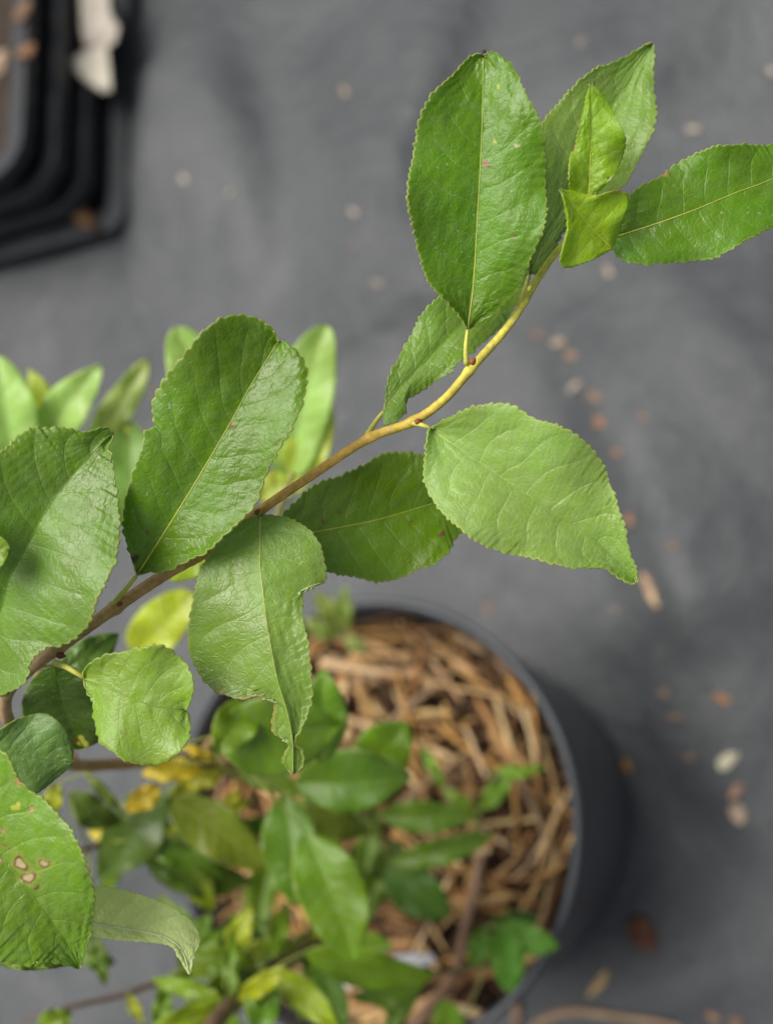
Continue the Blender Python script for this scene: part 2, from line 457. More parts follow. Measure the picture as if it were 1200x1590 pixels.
# strands that can be traced in the photo: two ends in photo pixels
TRACED = [((600, 1030), (690, 1068), 0, 1), ((690, 1065), (768, 1078), 0, 1), ((768, 1080), (800, 1180), 1, 8), ((725, 1130), (762, 1215), 1, 8),
          ((640, 1120), (735, 1135), 2, 4), ((850, 1180), (866, 1270), 10, 0), ((862, 1320), (800, 1430), 10, 0), ((868, 1260), (835, 1350), 1, 0),
          ((500, 1010), (590, 1060), 7, 5), ((740, 1280), (840, 1270), 1, 1), ((700, 1180), (690, 1240), 4, 3), ((815, 1100), (835, 1190), 7, 8),
          ((400, 1350), (460, 1460), 1, 2), ((320, 1440), (395, 1390), 7, 2), ((375, 1400), (385, 1480), 4, 5), ((320, 1480), (440, 1485), 0, 3),
          ((345, 1390), (420, 1370), 1, 3), ((650, 1460), (680, 1500), 4, 1), ((590, 1440), (650, 1445), 9, 3), ((470, 1290), (530, 1330), 9, 1),
          ((660, 1000), (640, 1080), 7, 9), ((560, 960), (640, 940), 3, 7), ((700, 980), (745, 1060), 3, 9), ((790, 1050), (820, 1100), 9, 9),
          ((600, 1180), (610, 1110), 2, 6), ((780, 1330), (810, 1260), 4, 3), ((630, 1560), (560, 1590), 7, 1), ((600, 1600), (680, 1540), 1, 0)]
for (a, b, k, ci) in TRACED:
    z = SOIL_Z + 0.017
    p, q = on_plane(*a, z), on_plane(*b, z)
    L = np.linalg.norm(q - p); m = (p + q) / 2
    if np.hypot(m[0], m[1]) > 0.128: m *= 0.128 / np.hypot(m[0], m[1])
    add_strand(k, (m[0], m[1], z + rng.uniform(-.003, .004)), math.atan2(q[1] - p[1], q[0] - p[0]), rng.uniform(-.08, .08), rng.uniform(-.5, .5), vary(STRAW_COLS[ci], rng, .1), max(.6, min(1.6, L / specs[k][0])))
n = 0
while n < 262:
    r = 0.128 * math.sqrt(rng.random()); a = rng.uniform(0, 6.283)
    k = rng.randrange(len(protos)); rz = rng.uniform(0, 6.283)
    # strands near the wall lie along it
    if r > 0.095: rz = a + math.pi / 2 + rng.uniform(-.5, .5)
    half = specs[k][0] * 0.5
    ok = all(math.hypot(r * math.cos(a) + s * half * math.cos(rz), r * math.sin(a) + s * half * math.sin(rz)) < 0.131 for s in (-1, 1))
    if not ok: continue
    add_strand(k, (r * math.cos(a), r * math.sin(a), SOIL_Z + 0.005 + rng.random() ** 1.3 * 0.014), rz, rng.uniform(-.22, .22), rng.uniform(-1, 1), vary(STRAW_COLS[rng.randrange(10)], rng), rng.uniform(.9, 1.35))
    n += 1
# the uncountable crumbs beneath
fv, ff, off = [], [], 0
for i in range(1500):
    r = 0.127 * math.sqrt(rng.random()); a = rng.uniform(0, 6.283)
    V, fs = strand_geo(rng.uniform(.008, .03), rng.uniform(.0015, .005), .5, .5, i, 3, 4)
    ra, rb, rc = rng.uniform(0, 6.28), rng.uniform(-.4, .4), rng.uniform(-1, 1)
    Rm = np.array(Matrix.Rotation(ra, 3, 'Z') @ Matrix.Rotation(rb, 3, 'Y') @ Matrix.Rotation(rc, 3, 'X'))
    V = V @ Rm.T + np.array([r * math.cos(a), r * math.sin(a), SOIL_Z + rng.uniform(0, .009)])
    rad = np.hypot(V[:, 0], V[:, 1]); V[:, :2] *= np.minimum(1, 0.130 / rad)[:, None]
    fv.append(V); ff += [tuple(x + off for x in f) for f in fs]; off += len(V)
cr = mesh_obj('mulch_crumbs', np.vstack(fv), ff, STRAW, mulch); cr.color = srgb(92, 68, 46); cr['kind'] = 'stuff'

# ------------------------------------------------------------------ leaf builder
shrub = empty('shrub', tuple(np.array([0, 0, SOIL_Z])))
tag(shrub, 'green serrate leaved young shrub arching across the picture, potted', 'shrub')
MARKS = {'brown': srgb(140, 86, 48), 'tan': srgb(208, 190, 140), 'ring': srgb(126, 74, 52), 'yellow': srgb(205, 206, 80), 'red': srgb(176, 96, 76),
         'dark': srgb(70, 46, 30), 'pale': srgb(190, 200, 160), 'olive': srgb(188, 152, 86)}
ALL_LEAVES = []

def tooth(path, base_amp, period, seed, outward):
    "serrations along an outline given in pixels; the teeth lean to the tip"
    rs = np.random.RandomState(seed)
    d = np.diff(path, axis=0); L = np.concatenate([[0], np.cumsum(np.linalg.norm(d, axis=1))])
    knots = [0.0]
    while knots[-1] < L[-1]: knots.append(knots[-1] + period * rs.uniform(.65, 1.4))
    amps = rs.uniform(.45, 1.25, len(knots))
    k = np.searchsorted(knots, L, side='right') - 1
    kk = np.clip(k, 0, len(knots) - 2)
    fr = (L - np.array(knots)[kk]) / (np.array(knots)[kk + 1] - np.array(knots)[kk])
    prof = np.where(fr < 0.78, np.sin(fr / 0.78 * np.pi / 2) ** 0.8, np.cos((fr - .78) / .22 * np.pi / 2))
    T = np.gradient(path, axis=0); T /= np.linalg.norm(T, axis=1)[:, None] + 1e-9
    Nn = np.stack([-T[:, 1], T[:, 0]], -1) * outward
    ends = np.clip(np.minimum(L, L[-1] - L) / (period * 2.0), 0, 1)
    slow = np.sin(L / period * .55 + seed) * base_amp * .5
    return path + Nn * ((prof * amps[kk] - .5) * base_amp + slow)[:, None] * ends[:, None], knots

def build_leaf(mid, left, right, d0, d1, col, fold=0.3, arch=0.0, roll=0.0, curl=0.0, wave=0.0019, waves=2.5, quilt=0.00022, N=None, Mh=None, teeth=4.8, period=12.0,
               nveins=9, marks=(), flip=False, seed=0, petiole=None, stalk='pale', label=None, parent=None, name='leaf', thick=0.0004, kb=None, nerve=True, tipdrop=0.0, stalk_px=3.0, pd=None):
    mid = np.asarray(mid, float)
    length = np.linalg.norm(np.diff(mid, axis=0), axis=1).sum()
    N = N or int(min(190, max(30, length / 2.3))); Mh = Mh or int(min(46, max(8, length / 9)))
    m = catmull(mid, N)
    le = catmull(np.vstack([mid[:1], np.asarray(left, float), mid[-1:]]), N * 3)
    re = catmull(np.vstack([mid[:1], np.asarray(right, float), mid[-1:]]), N * 3)
    # which way is out
    def side_sign(e):
        T = np.gradient(e, axis=0); Nn = np.stack([-T[:, 1], T[:, 0]], -1)
        c = m[N // 2]; k = len(e) // 2
        return 1 if Nn[k].dot(e[k] - c) > 0 else -1
    if teeth:
        le, _ = tooth(le, teeth, period, seed * 2 + 1, side_sign(le)); re, _ = tooth(re, teeth, period, seed * 2 + 2, side_sign(re))
    # keep teeth: sample finely but in the grid's own number of rows
    le = le[::3]; re = re[::3]
    s = np.linspace(0, 1, N + 1); t = np.linspace(-1, 1, 2 * Mh + 1)
    S, T = np.meshgrid(s, t, indexing='ij'); A = np.abs(T)
    side = np.where((T < 0)[..., None], le[:, None], re[:, None])
    px = m[:, None] + A[..., None] * (side - m[:, None])
    w = np.linalg.norm(side - m[:, None], axis=-1) * (d0 + d1) / 2 / F            # half width in metres
    wmax = w.max()
    ns = Noise(seed + 50, 2, 1.0, 6); nb = Noise(seed + 90, 2, 1.0, 8); nc = Noise(seed + 130, 2, 1.0, 9)
    phase = S * nveins - A ** 1.25 * nveins * 0.13 + 0.12 * ns(S * 14, T * 4) + np.where(T > 0, 0.45 * np.clip(A / .06, 0, 1), 0)
    dz = fold * A * w * (1 - 0.25 * A) - curl * A ** 2 * w + roll * T * w
    dz = dz + wave * np.sin(2 * np.pi * waves * S + seed + 1.2 * (T > 0)) * A ** 2 * np.clip(w / wmax, 0, 1)
    fq = np.abs((phase % 1) - .5) * 2                     # 1 at a vein, 0 between veins
    dz = dz + quilt * (1 - fq ** 3) * (0.35 + A) * (1 - A ** 6) + quilt * 0.8 * nb(S * 26, T * 9) + quilt * .5 * nc(S * 70, T * 24)
    dz = dz + 0.0022 * (wmax / .02) * ns(S * 4 + 3, T * 1.6) * A
    dep = d0 + (d1 - d0) * S - arch * 4 * S * (1 - S) + tipdrop * np.clip((S - .6) / .4, 0, 1) ** 2
    V = P(px[..., 0], px[..., 1], dep - dz)
    nr, ncn = N + 1, 2 * Mh + 1
    ix = np.arange(nr * ncn).reshape(nr, ncn)
    f = np.stack([ix[:-1, :-1], ix[1:, :-1], ix[1:, 1:], ix[:-1, 1:]], -1).reshape(-1, 4)
    V = V.reshape(-1, 3)
    # face the camera (or away from it)
    mids = len(f) // 2 + Mh // 2
    a, b, c, d = V[f[mids]]
    nrm = np.cross(c - a, d - b); toward = nrm.dot(CAM - a) > 0
    if toward == flip: f = f[:, ::-1]
    base = P(*mid[0], d0)
    o = mesh_obj(name, V, f, [LEAF, LEAF_UNDER, LEAF_RIM] if d0 < .345 else [FAR_LEAF, FAR_UNDER, FAR_LEAF], parent or shrub, True, base)
    me = o.data
    lv = np.empty(len(me.loops), np.int32); me.loops.foreach_get('vertex_index', lv)
    uv = me.uv_layers.new(name='vein')
    uvs = np.stack([phase.ravel(), A.ravel()], -1)[lv]
    uv.data.foreach_set('uv', uvs.astype(np.float32).ravel())
    mk = np.zeros((nr * ncn, 4), np.float32)
    X, Y = px[..., 0].ravel(), px[..., 1].ravel(); AA = A.ravel()
    for i, (mx, my, r, kind) in enumerate(marks):
        dd = np.hypot(X - mx, Y - my)
        th = np.arctan2(Y - my, X - mx); dd = dd / (1 + .25 * np.sin(2 * th + i) + .18 * np.sin(3 * th + 2 * i))
        if kind == 'lesion':
            hl = (np.clip((r * 2.1 - dd) / (r * 1.1), 0, 1) * .45)[:, None]
            mk = mk * (1 - hl) + np.array([*srgb(176, 190, 84)[:3], 1.0]) * hl
            e = np.clip((r * 1.15 - dd) / 2.0, 0, 1); c1 = np.array(MARKS['ring']); c2 = np.array(MARKS['tan'])
            k = np.clip((r * .8 - dd) / 2.0, 0, 1)[:, None]
            colr = c1 * (1 - k) + c2 * k
            mk = mk * (1 - e[:, None]) + np.concatenate([colr[:, :3], np.ones((len(dd), 1))], 1) * e[:, None]
        elif kind == 'scar':         # a browned, bitten margin
            e = np.clip((r - dd) / 6, 0, 1) * np.clip((AA - .90) / .05, 0, 1)
            mk = mk * (1 - e[:, None]) + np.array([*MARKS['olive'][:3], 1.0]) * e[:, None]
        else:
            e = np.clip((r - dd) / 2.2, 0, 1) * .9
            mk = mk * (1 - e[:, None]) + np.array([*MARKS[kind][:3], 1.0]) * e[:, None]
    al = np.maximum(mk[:, 3:4], 1e-3); mk[:, :3] /= al
    set_color(o, 'mark', mk)
    if kb is None: kb = .05 if d0 < .34 else .5
    o.color = (min(1, col[0] * 1.18), col[1] * 1.05, col[2] * kb, 1)
    so = o.modifiers.new('thickness', 'SOLIDIFY'); so.thickness = thick; so.offset = -1
    so.use_rim = True; so.material_offset = 1; so.material_offset_rim = 2
    if flip: so.material_offset = 1
    # stalk: petiole + midrib as one tapering tube lying in the fold
    if nerve:
        nm = max(10, N // 4); k = np.linspace(0, N, nm + 1).astype(int)
        dm = (dep - dz)[k, Mh]
        sunk = stalk_px * .0 / F
        pts = np.concatenate([m[k], dm[:, None]], 1)
        rad = stalk_px * (1 - np.linspace(0, 1, nm + 1) ** .8 * .85) * (.40 if stalk != 'crease' else .26)
        tipc = np.array(o.color); pale = np.array(srgb(186, 196, 92)); basec = np.array(srgb(196, 194, 88)) if d0 < .36 else np.array(srgb(132, 140, 62))
        u = np.linspace(0, 1, nm + 1)[:, None]
        if stalk == 'pale': cc = basec * (1 - u) ** 1.2 + (pale * .45 + tipc * .55) * (1 - (1 - u) ** 1.2)
        elif stalk == 'white': cc = np.array(srgb(205, 214, 160)) + 0 * u
        else: cc = np.where(u < .10, basec * .5 + tipc * .5, tipc * .8)
        lift = rad * .35 if stalk != 'crease' else -rad * .55
        pts[:, 2] -= lift / F * d0 + (thick * 1.0 if flip else 0)
        if petiole is not None:
            pp = catmull(np.array([[*q, (pd if pd is not None else d0) + (d0 - (pd if pd is not None else d0)) * i / max(1, len(petiole) - 1)] for i, q in enumerate(petiole)] + [[*mid[0], d0]]), 10)[:-1]
            pts = np.vstack([pp, pts]); rad = np.concatenate([np.linspace(stalk_px * (1.25 if d0 < .36 else .75), stalk_px * (.8 if d0 < .36 else .55), len(pp)), np.maximum(rad, stalk_px * .25)])
            cc = np.vstack([np.repeat(basec[None], len(pp), 0), cc])
        path = P(pts[:, 0], pts[:, 1], pts[:, 2])
        Vt, ft = tube_geo(path, rad / F * d0, 8)
        so2 = mesh_obj('leaf_stalk', Vt, ft, STALK, o, True, path[0])
        set_color(so2, 'tint', np.repeat(cc, 8, 0))
    if label: o['label'] = label
    ALL_LEAVES.append(o)
    return o

G1 = srgb(96, 138, 48); G2 = srgb(86, 128, 46); G3 = srgb(104, 144, 62); GD = srgb(74, 112, 36); GY = srgb(120, 156, 40); GB = srgb(98, 140, 74)

# ------------------------------------------------------------------ shrub branches
BRANCH_PTS = []
def branch(pts, cols, name='branch', sides=12, n=None, parent=None, nodes=(), jitter=.03, seed=0, mat=None):
    pts = np.asarray(pts, float)
    n = n or max(20, len(pts) * 10)
    c = catmull(pts, n)
    if len(pts) > 20: c[:, 3] *= np.where(c[:, 0] > 400, .80, .88)
    rad = c[:, 3] / F * c[:, 2]
    u = np.linspace(0, 1, n + 1)
    for (nx, ny, amt) in nodes:
        k = int(np.argmin(np.hypot(c[:, 0] - nx, c[:, 1] - ny)))
        rad = rad * (1 + amt * np.exp(-(np.hypot(c[:, 0] - c[k, 0], c[:, 1] - c[k, 1]) / 9) ** 2))
    path = P(c[:, 0], c[:, 1], c[:, 2])
    V, fs = tube_geo(path, rad, sides, True, 1.0, jitter, seed)
    o = mesh_obj(name, V, fs, mat or BARK, parent or shrub, True, path[0])
    ku = np.linspace(0, 1, len(cols)); cols = np.asarray(cols)
    cc = np.stack([np.interp(u, ku, cols[:, i]) for i in range(4)], -1)
    set_color(o, 'tint', np.repeat(cc, sides, 0))
    if parent is None:
        for q in path[::3]: BRANCH_PTS.append(q)
    return o
root = to_px((0, 0, SOIL_Z + .004))
BR, TAN, YEL, DKB, GRB = srgb(140, 108, 70), srgb(190, 146, 84), srgb(208, 194, 84), srgb(92, 70, 54), srgb(132, 112, 96)
RX, RY, RD = root
main = [(RX, RY, RD + .01, 9), (RX - 45, RY - 40, RD - .05, 10), (440, 1222, .60, 11), (340, 1190, .53, 11), (265, 1180, .48, 11), (190, 1186, .44, 10.5), (120, 1188, .405, 11), (60, 1172, .373, 11), (18, 1128, .343, 11.5), (10, 1082, .323, 11.5),
        (45, 1040, .305, 11.5), (100, 1000, .300, 11), (180, 943, .299, 11), (260, 890, .299, 10.5), (330, 851, .3, 10), (400, 796, .3, 9.5), (480, 741, .3, 9), (570, 682, .3, 9), (640, 655, .3, 9), (690, 620, .3, 8.7), (735, 568, .3, 8.7), (790, 505, .3, 8), (830, 440, .299, 7.5), (866, 388, .297, 6.5), (905, 352, .294, 4.6), (918, 330, .292, 3.4)]
stem = branch(main, [DKB, DKB, srgb(150, 112, 72), srgb(176, 140, 92), srgb(172, 142, 104), srgb(176, 142, 96), srgb(196, 154, 92), srgb(208, 162, 84), srgb(212, 174, 72), srgb(212, 194, 80), srgb(204, 200, 78), srgb(190, 198, 74)], n=420, nodes=[(93, 1010, .22), (180, 943, .25), (398, 797, .2), (575, 680, .2), (642, 656, .25), (728, 572, .25), (812, 466, .2)], jitter=.035, seed=4)
b2 = branch([(RX + 5, RY + 5, RD + .01, 9), (552, 1400, .66, 11), (500, 1458, .58, 13), (410, 1508, .53, 13), (340, 1580, .47, 14), (290, 1650, .45, 14)], [DKB, srgb(110, 88, 66), srgb(120, 96, 74)], seed=5)
branch([(410, 1508, .53, 8), (340, 1509, .54, 6), (270, 1518, .54, 5), (190, 1545, .53, 4.5), (100, 1566, .52, 4), (40, 1585, .52, 3)], [DKB, srgb(100, 82, 66)], seed=6)
branch([(RX - 12, RY - 10, RD, 7), (430, 1300, .66, 6), (330, 1291, .58, 5.5), (200, 1302, .52, 5), (120, 1322, .50, 4)], [DKB, srgb(105, 78, 58)], seed=7)
branch([(120, 1188, .405, 7), (60, 1060, .43, 6), (100, 900, .44, 5), (120, 760, .43, 5), (130, 700, .42, 4)], [BR, srgb(150, 140, 70)], seed=8)
branch([(300, 1186, .505, 7), (395, 1060, .49, 6), (425, 920, .46, 5), (432, 800, .43, 5), (455, 735, .42, 4)], [BR, srgb(150, 150, 80)], seed=9)
branch([(440, 1222, .60, 7), (540, 1240, .60, 6), (600, 1300, .62, 5), (640, 1330, .63, 4)], [DKB, srgb(120, 100, 60)], seed=10)
branch([(500, 1458, .58, 7), (580, 1490, .56, 6), (660, 1510, .55, 5), (760, 1500, .57, 4)], [DKB, srgb(120, 110, 60)], seed=11)

def bud(px, py, d, r, ang, col):
    "a small pointed bud sitting in a leaf axil"
    u = np.linspace(0, 1, 9)
    prof = r * np.sin(np.pi * np.clip(u * .92 + .1, 0, 1)) ** .7 * (1 - u * .35)
    prof[-1] = r * .05
    path = P(px + np.cos(ang) * u * r * 2.2, py + np.sin(ang) * u * r * 2.2, d - 0 * u)
    V, fs = tube_geo(path, prof / F * d, 9, True, 1, .06, int(px))
    o = mesh_obj('bud', V, fs, BARK, stem, True, path[0]); set_color(o, 'tint', np.tile(col, (len(V), 1)))
    return o
bud(731, 566, .294, 6, -1.0, srgb(150, 84, 40)); bud(644, 656, .2945, 5.5, -.35, srgb(146, 80, 40)); bud(397, 799, .2945, 5, -1.0, srgb(120, 70, 44)); bud(88, 1016, .294, 7, .2, srgb(104, 52, 36)); bud(182, 940, .293, 5, -.5, srgb(120, 74, 44))
bud(820, 452, .295, 5, -1.2, srgb(196, 196, 84))

# ------------------------------------------------------------------ sharp leaves of the near branch
leafA = build_leaf([(726, 510), (735, 440), (741, 340), (746, 250), (749, 175), (750, 110), (751, 87)],
    [(715, 495), (684, 460), (665, 433), (645, 380), (636, 335), (635, 295), (640, 230), (652, 185), (675, 142), (700, 115), (720, 93), (740, 84)],
    [(740, 505), (757, 495), (786, 470), (808, 438), (830, 395), (845, 340), (849, 265), (845, 230), (835, 185), (815, 135), (797, 105), (775, 86), (762, 81)],
    .298, .286, srgb(92, 138, 44), fold=.42, arch=.002, roll=.03, seed=1, petiole=[(724, 566), (723, 540)], pd=.299, stalk_px=3.6,
    marks=[(754, 254, 6, 'red'), (802, 226, 5, 'tan'), (797, 366, 3.5, 'red'), (678, 448, 2.5, 'dark'), (641, 226, 3, 'brown'), (773, 134, 4, 'yellow'), (768, 220, 4, 'yellow')],
    label='large upright oval leaf with a small black speck at its tip')
build_leaf([(822, 425), (848, 372), (874, 320), (918, 222), (950, 165), (985, 108), (1012, 67)],
    [(818, 400), (816, 360), (820, 300), (830, 230), (845, 183), (865, 160), (895, 130), (930, 105), (970, 85), (1003, 70)],
    [(838, 425), (852, 404), (876, 362), (915, 335), (957, 297), (977, 280), (1000, 235), (1015, 185), (1017, 140), (1016, 90)],
    .308, .318, srgb(116, 152, 88), kb=.5, fold=.30, arch=-.003, roll=-.05, seed=2, petiole=[(806, 476), (815, 450)], pd=.300, stalk='crease', stalk_px=4.2, marks=[(1012, 72, 8, 'scar'), (1014, 100, 6, 'scar')])
build_leaf([(905, 325), (914, 298), (916, 250), (919, 190), (916, 130)],
    [(893, 318), (885, 297), (882, 270), (884, 242), (892, 232), (896, 215), (900, 195), (907, 155)],
    [(916, 315), (930, 298), (945, 285), (957, 265), (969, 232), (970, 210), (955, 180), (935, 150)],
    .288, .278, srgb(122, 162, 34), fold=.30, seed=3, quilt=.00015, teeth=2.4, period=9, stalk_px=2.6, marks=[(892, 232, 12, 'scar'), (944, 277, 3.5, 'dark')], label='small bright young leaf standing upright at the shoot tip')
build_leaf([(950, 386), (930, 366), (905, 338), (886, 313), (869, 293)],
    [(958, 370), (969, 335), (975, 305), (960, 297), (922, 302), (882, 296)],
    [(943, 392), (920, 404), (873, 414), (874, 380), (880, 345), (875, 315)],
    .290, .280, srgb(136, 176, 36), fold=.22, curl=.10, seed=4, quilt=.00014, teeth=2.2, period=9, petiole=[(918, 360), (938, 385)], pd=.294, stalk_px=2.4, nveins=6, marks=[(872, 316, 6, 'scar'), (876, 340, 8, 'scar'), (960, 297, 12, 'scar'), (920, 302, 10, 'scar')], label='small folded young leaf in front of the shoot tip')
build_leaf([(952, 368), (985, 358), (1025, 345), (1080, 325), (1140, 300), (1200, 277), (1255, 245), (1292, 216)],
    [(958, 340), (980, 302), (1000, 285), (1025, 270), (1047, 255), (1080, 240), (1115, 227), (1155, 221), (1200, 226), (1245, 222), (1276, 218)],
    [(951, 388), (970, 402), (1005, 410), (1050, 410), (1100, 401), (1140, 385), (1200, 352), (1245, 312), (1276, 258)],
    .298, .300, srgb(90, 136, 42), fold=.16, arch=.004, roll=-.06, seed=5, petiole=[(920, 352), (936, 366)], pd=.294, stalk_px=3.2, nveins=10, marks=[(1027, 266, 12, 'scar'), (1120, 330, 3, 'pale'), (1045, 288, 2.5, 'pale'), (1160, 330, 2.5, 'pale'), (1115, 365, 2, 'pale')], label='long leaf running out of the picture beside the shoot tip')
build_leaf([(597, 637), (612, 612), (640, 582), (690, 530), (745, 478), (800, 425), (836, 386)],
    [(600, 617), (605, 587), (619, 549), (640, 516), (665, 478), (690, 452), (740, 418), (800, 393)],
    [(597, 655), (619, 652), (630, 641), (633, 625), (648, 614), (665, 599), (690, 582), (711, 564), (748, 537), (773, 512), (794, 482), (817, 437)],
    .307, .320, srgb(112, 152, 82), kb=.5, fold=.22, roll=.10, seed=6, petiole=[(570, 676), (583, 655)], pd=.303, stalk='crease', stalk_px=4, marks=[(632, 630, 10, 'scar')])
build_leaf([(669, 665), (700, 688), (727, 707), (790, 749), (852, 791), (915, 832), (957, 872), (987, 905)],
    [(676, 660), (694, 647), (727, 632), (769, 628), (798, 632), (827, 646), (861, 657), (894, 678), (923, 703), (942, 726), (950, 753), (959, 791), (971, 828), (982, 862), (990, 884)],
    [(663, 676), (657, 707), (659, 741), (673, 778), (694, 807), (719, 826), (748, 843), (782, 857), (823, 868), (873, 878), (911, 880), (936, 884), (957, 897), (977, 905)],
    .294, .290, srgb(130, 165, 99), kb=.62, fold=.38, arch=.006, roll=-.08, seed=7, petiole=[(640, 657), (655, 660)], pd=.298, stalk='crease', stalk_px=3.6, marks=[(937, 886, 9, 'scar')], label='broad pale leaf on the outer side of the stem bend')
build_leaf([(428, 842), (486, 827), (582, 808), (665, 784), (725, 768), (752, 772)],
    [(436, 806), (450, 791), (468, 772), (500, 746), (550, 730), (569, 721), (601, 704), (647, 701), (700, 722)],
    [(440, 868), (475, 884), (509, 891), (550, 898), (605, 901), (651, 886), (683, 872), (698, 850), (708, 832), (735, 812)],
    .306, .322, srgb(98, 138, 40), fold=.22, roll=.04, seed=8, stalk_px=3, petiole=[(402, 800), (410, 830)], pd=.302, marks=[(502, 810, 4.5, 'brown'), (527, 796, 3.5, 'brown'), (638, 811, 3.5, 'brown'), (686, 829, 6, 'ring')], label='dark leaf half hidden behind the pale broad leaf')
build_leaf([(214, 892), (220, 882), (262, 817), (307, 744), (353, 666), (385, 607), (413, 561), (431, 532)],
    [(207, 870), (197, 840), (191, 808), (193, 772), (207, 730), (223, 689), (228, 670), (243, 661), (236, 634), (243, 607), (262, 575), (289, 547), (317, 515), (349, 493), (376, 488), (408, 497), (425, 512)],
    [(235, 887), (262, 884), (321, 859), (353, 827), (376, 804), (399, 776), (413, 740), (431, 707), (450, 671), (468, 625), (476, 579), (468, 552), (454, 536), (441, 529)],
    .296, .284, srgb(92, 134, 50), fold=.42, arch=.004, seed=9, petiole=[(176, 938), (196, 914)], pd=.298, stalk_px=4.0, period=17, teeth=4.4, marks=[(361, 660, 5, 'brown'), (230, 826, 4, 'brown'), (208, 868, 8, 'dark'), (428, 690, 3, 'brown')], label='large leaf with a notched round tip at the stem')
leafJ = build_leaf([(404, 799), (404, 837), (404, 879), (409, 921), (414, 964), (424, 1021), (433, 1063), (446, 1105), (454, 1146), (455, 1170), (455, 1202)],
    [(394, 803), (380, 808), (349, 831), (327, 859), (312, 888), (301, 921), (294, 955), (293, 989), (298, 1021), (312, 1052), (327, 1069), (338, 1079), (349, 1079), (366, 1083), (383, 1081), (394, 1075), (409, 1083), (425, 1087), (424, 1105), (420, 1120), (423, 1139), (437, 1145), (449, 1154), (447, 1162), (440, 1176), (443, 1190)],
    [(428, 798), (451, 804), (474, 817), (491, 837), (502, 862), (507, 885), (506, 905), (494, 909), (479, 913), (471, 924), (468, 944), (472, 970), (479, 995), (483, 1023), (484, 1057), (482, 1086), (477, 1111), (465, 1138), (460, 1145), (459, 1158), (468, 1162), (471, 1172), (468, 1190)],
    .296, .290, srgb(116, 152, 84), kb=.5, fold=-.30, arch=.006, roll=.05, seed=10, N=270, petiole=[(402, 797)], pd=.299, stalk_px=2.4, teeth=3.2, quilt=.00026,
    marks=[(372, 878, 3.5, 'tan'), (374, 890, 3, 'tan'), (338, 1079, 14, 'scar'), (394, 1078, 20, 'scar'), (425, 1095, 22, 'scar'), (423, 1135, 20, 'scar'), (445, 1160, 24, 'scar'), (455, 1202, 6, 'olive'), (479, 913, 20, 'scar')], label='torn, chewed leaf hanging to a thin ragged tip')
build_leaf([(-26, 1062), (-15, 1010), (3, 943), (17, 895), (37, 858), (71, 796), (108, 745), (136, 714), (160, 686), (176, 672)],
    [(-44, 1050), (-70, 1000), (-86, 930), (-88, 860), (-68, 780), (-32, 722), (6, 694), (28, 675), (51, 665), (71, 667), (96, 663), (127, 667), (159, 662)],
    [(-8, 1080), (6, 1077), (37, 1059), (48, 1031), (66, 1011), (93, 1002), (122, 985), (142, 960), (156, 926), (170, 895), (181, 855), (188, 810), (184, 776), (178, 748), (171, 719), (169, 705), (167, 697), (173, 685)],
    .294, .286, srgb(100, 140, 62), kb=.35, fold=.46, arch=.004, roll=.04, seed=11, petiole=[(10, 1078), (-12, 1075)], pd=.315, stalk='crease', stalk_px=4.2, quilt=.0003, marks=[(5, 693, 6, 'scar'), (154, 709, 3, 'tan')], label='large glossy leaf cut by the picture edge above the round leaf')
build_leaf([(-90, 845), (-40, 850), (14, 853)], [(-70, 800), (-30, 806), (0, 832), (11, 842)], [(-75, 880), (-30, 898), (0, 882), (12, 863)], .277, .276, srgb(112, 148, 74), fold=.2, seed=12, teeth=2, stalk='crease', petiole=[(-120, 900)], pd=.30)
build_leaf([(132, 1053), (170, 1069), (226, 1092), (262, 1099), (287, 1102)],
    [(131, 1041), (147, 1024), (170, 1013), (189, 1009), (219, 1006), (249, 1005), (272, 1015), (291, 1032), (300, 1054), (301, 1073), (295, 1091)],
    [(134, 1069), (140, 1092), (145, 1118), (151, 1137), (162, 1156), (181, 1169), (192, 1179), (211, 1188), (234, 1190), (257, 1185), (279, 1166), (291, 1145), (296, 1122), (294, 1109)],
    .290, .286, srgb(124, 160, 80), kb=.45, fold=.14, arch=.003, roll=-.04, seed=13, petiole=[(86, 1029), (108, 1038)], pd=.298, stalk='crease', stalk_px=4.5, nveins=7, period=13, teeth=5, marks=[(199, 1090, 4, 'yellow'), (193, 1136, 3.5, 'olive')], label='small rounded leaf with a notch in its outer edge')
build_leaf([(84, 1032), (92, 1080), (108, 1125), (132, 1162)], [(56, 1048), (36, 1085), (42, 1125), (80, 1152), (110, 1163)], [(120, 1040), (152, 1075), (165, 1115), (155, 1150)],
    .322, .336, srgb(66, 98, 24), fold=.2, roll=.2, seed=14, teeth=1.5, petiole=[(70, 1034)], pd=.306, stalk_px=2.4, stalk='crease', marks=[(128, 1152, 10, 'yellow'), (118, 1150, 5, 'brown')])
build_leaf([(-70, 1155), (-20, 1164), (23, 1171), (70, 1179), (114, 1184)], [(-50, 1130), (-10, 1136), (23, 1118), (50, 1109), (70, 1108), (90, 1120), (107, 1142), (115, 1168)], [(-40, 1200), (0, 1225), (40, 1236), (64, 1228), (85, 1212), (108, 1194)],
    .300, .303, srgb(104, 140, 86), kb=.7, fold=.10, roll=.10, seed=15, teeth=1.2, stalk='crease', stalk_px=3, petiole=[(-100, 1140)], pd=.32)
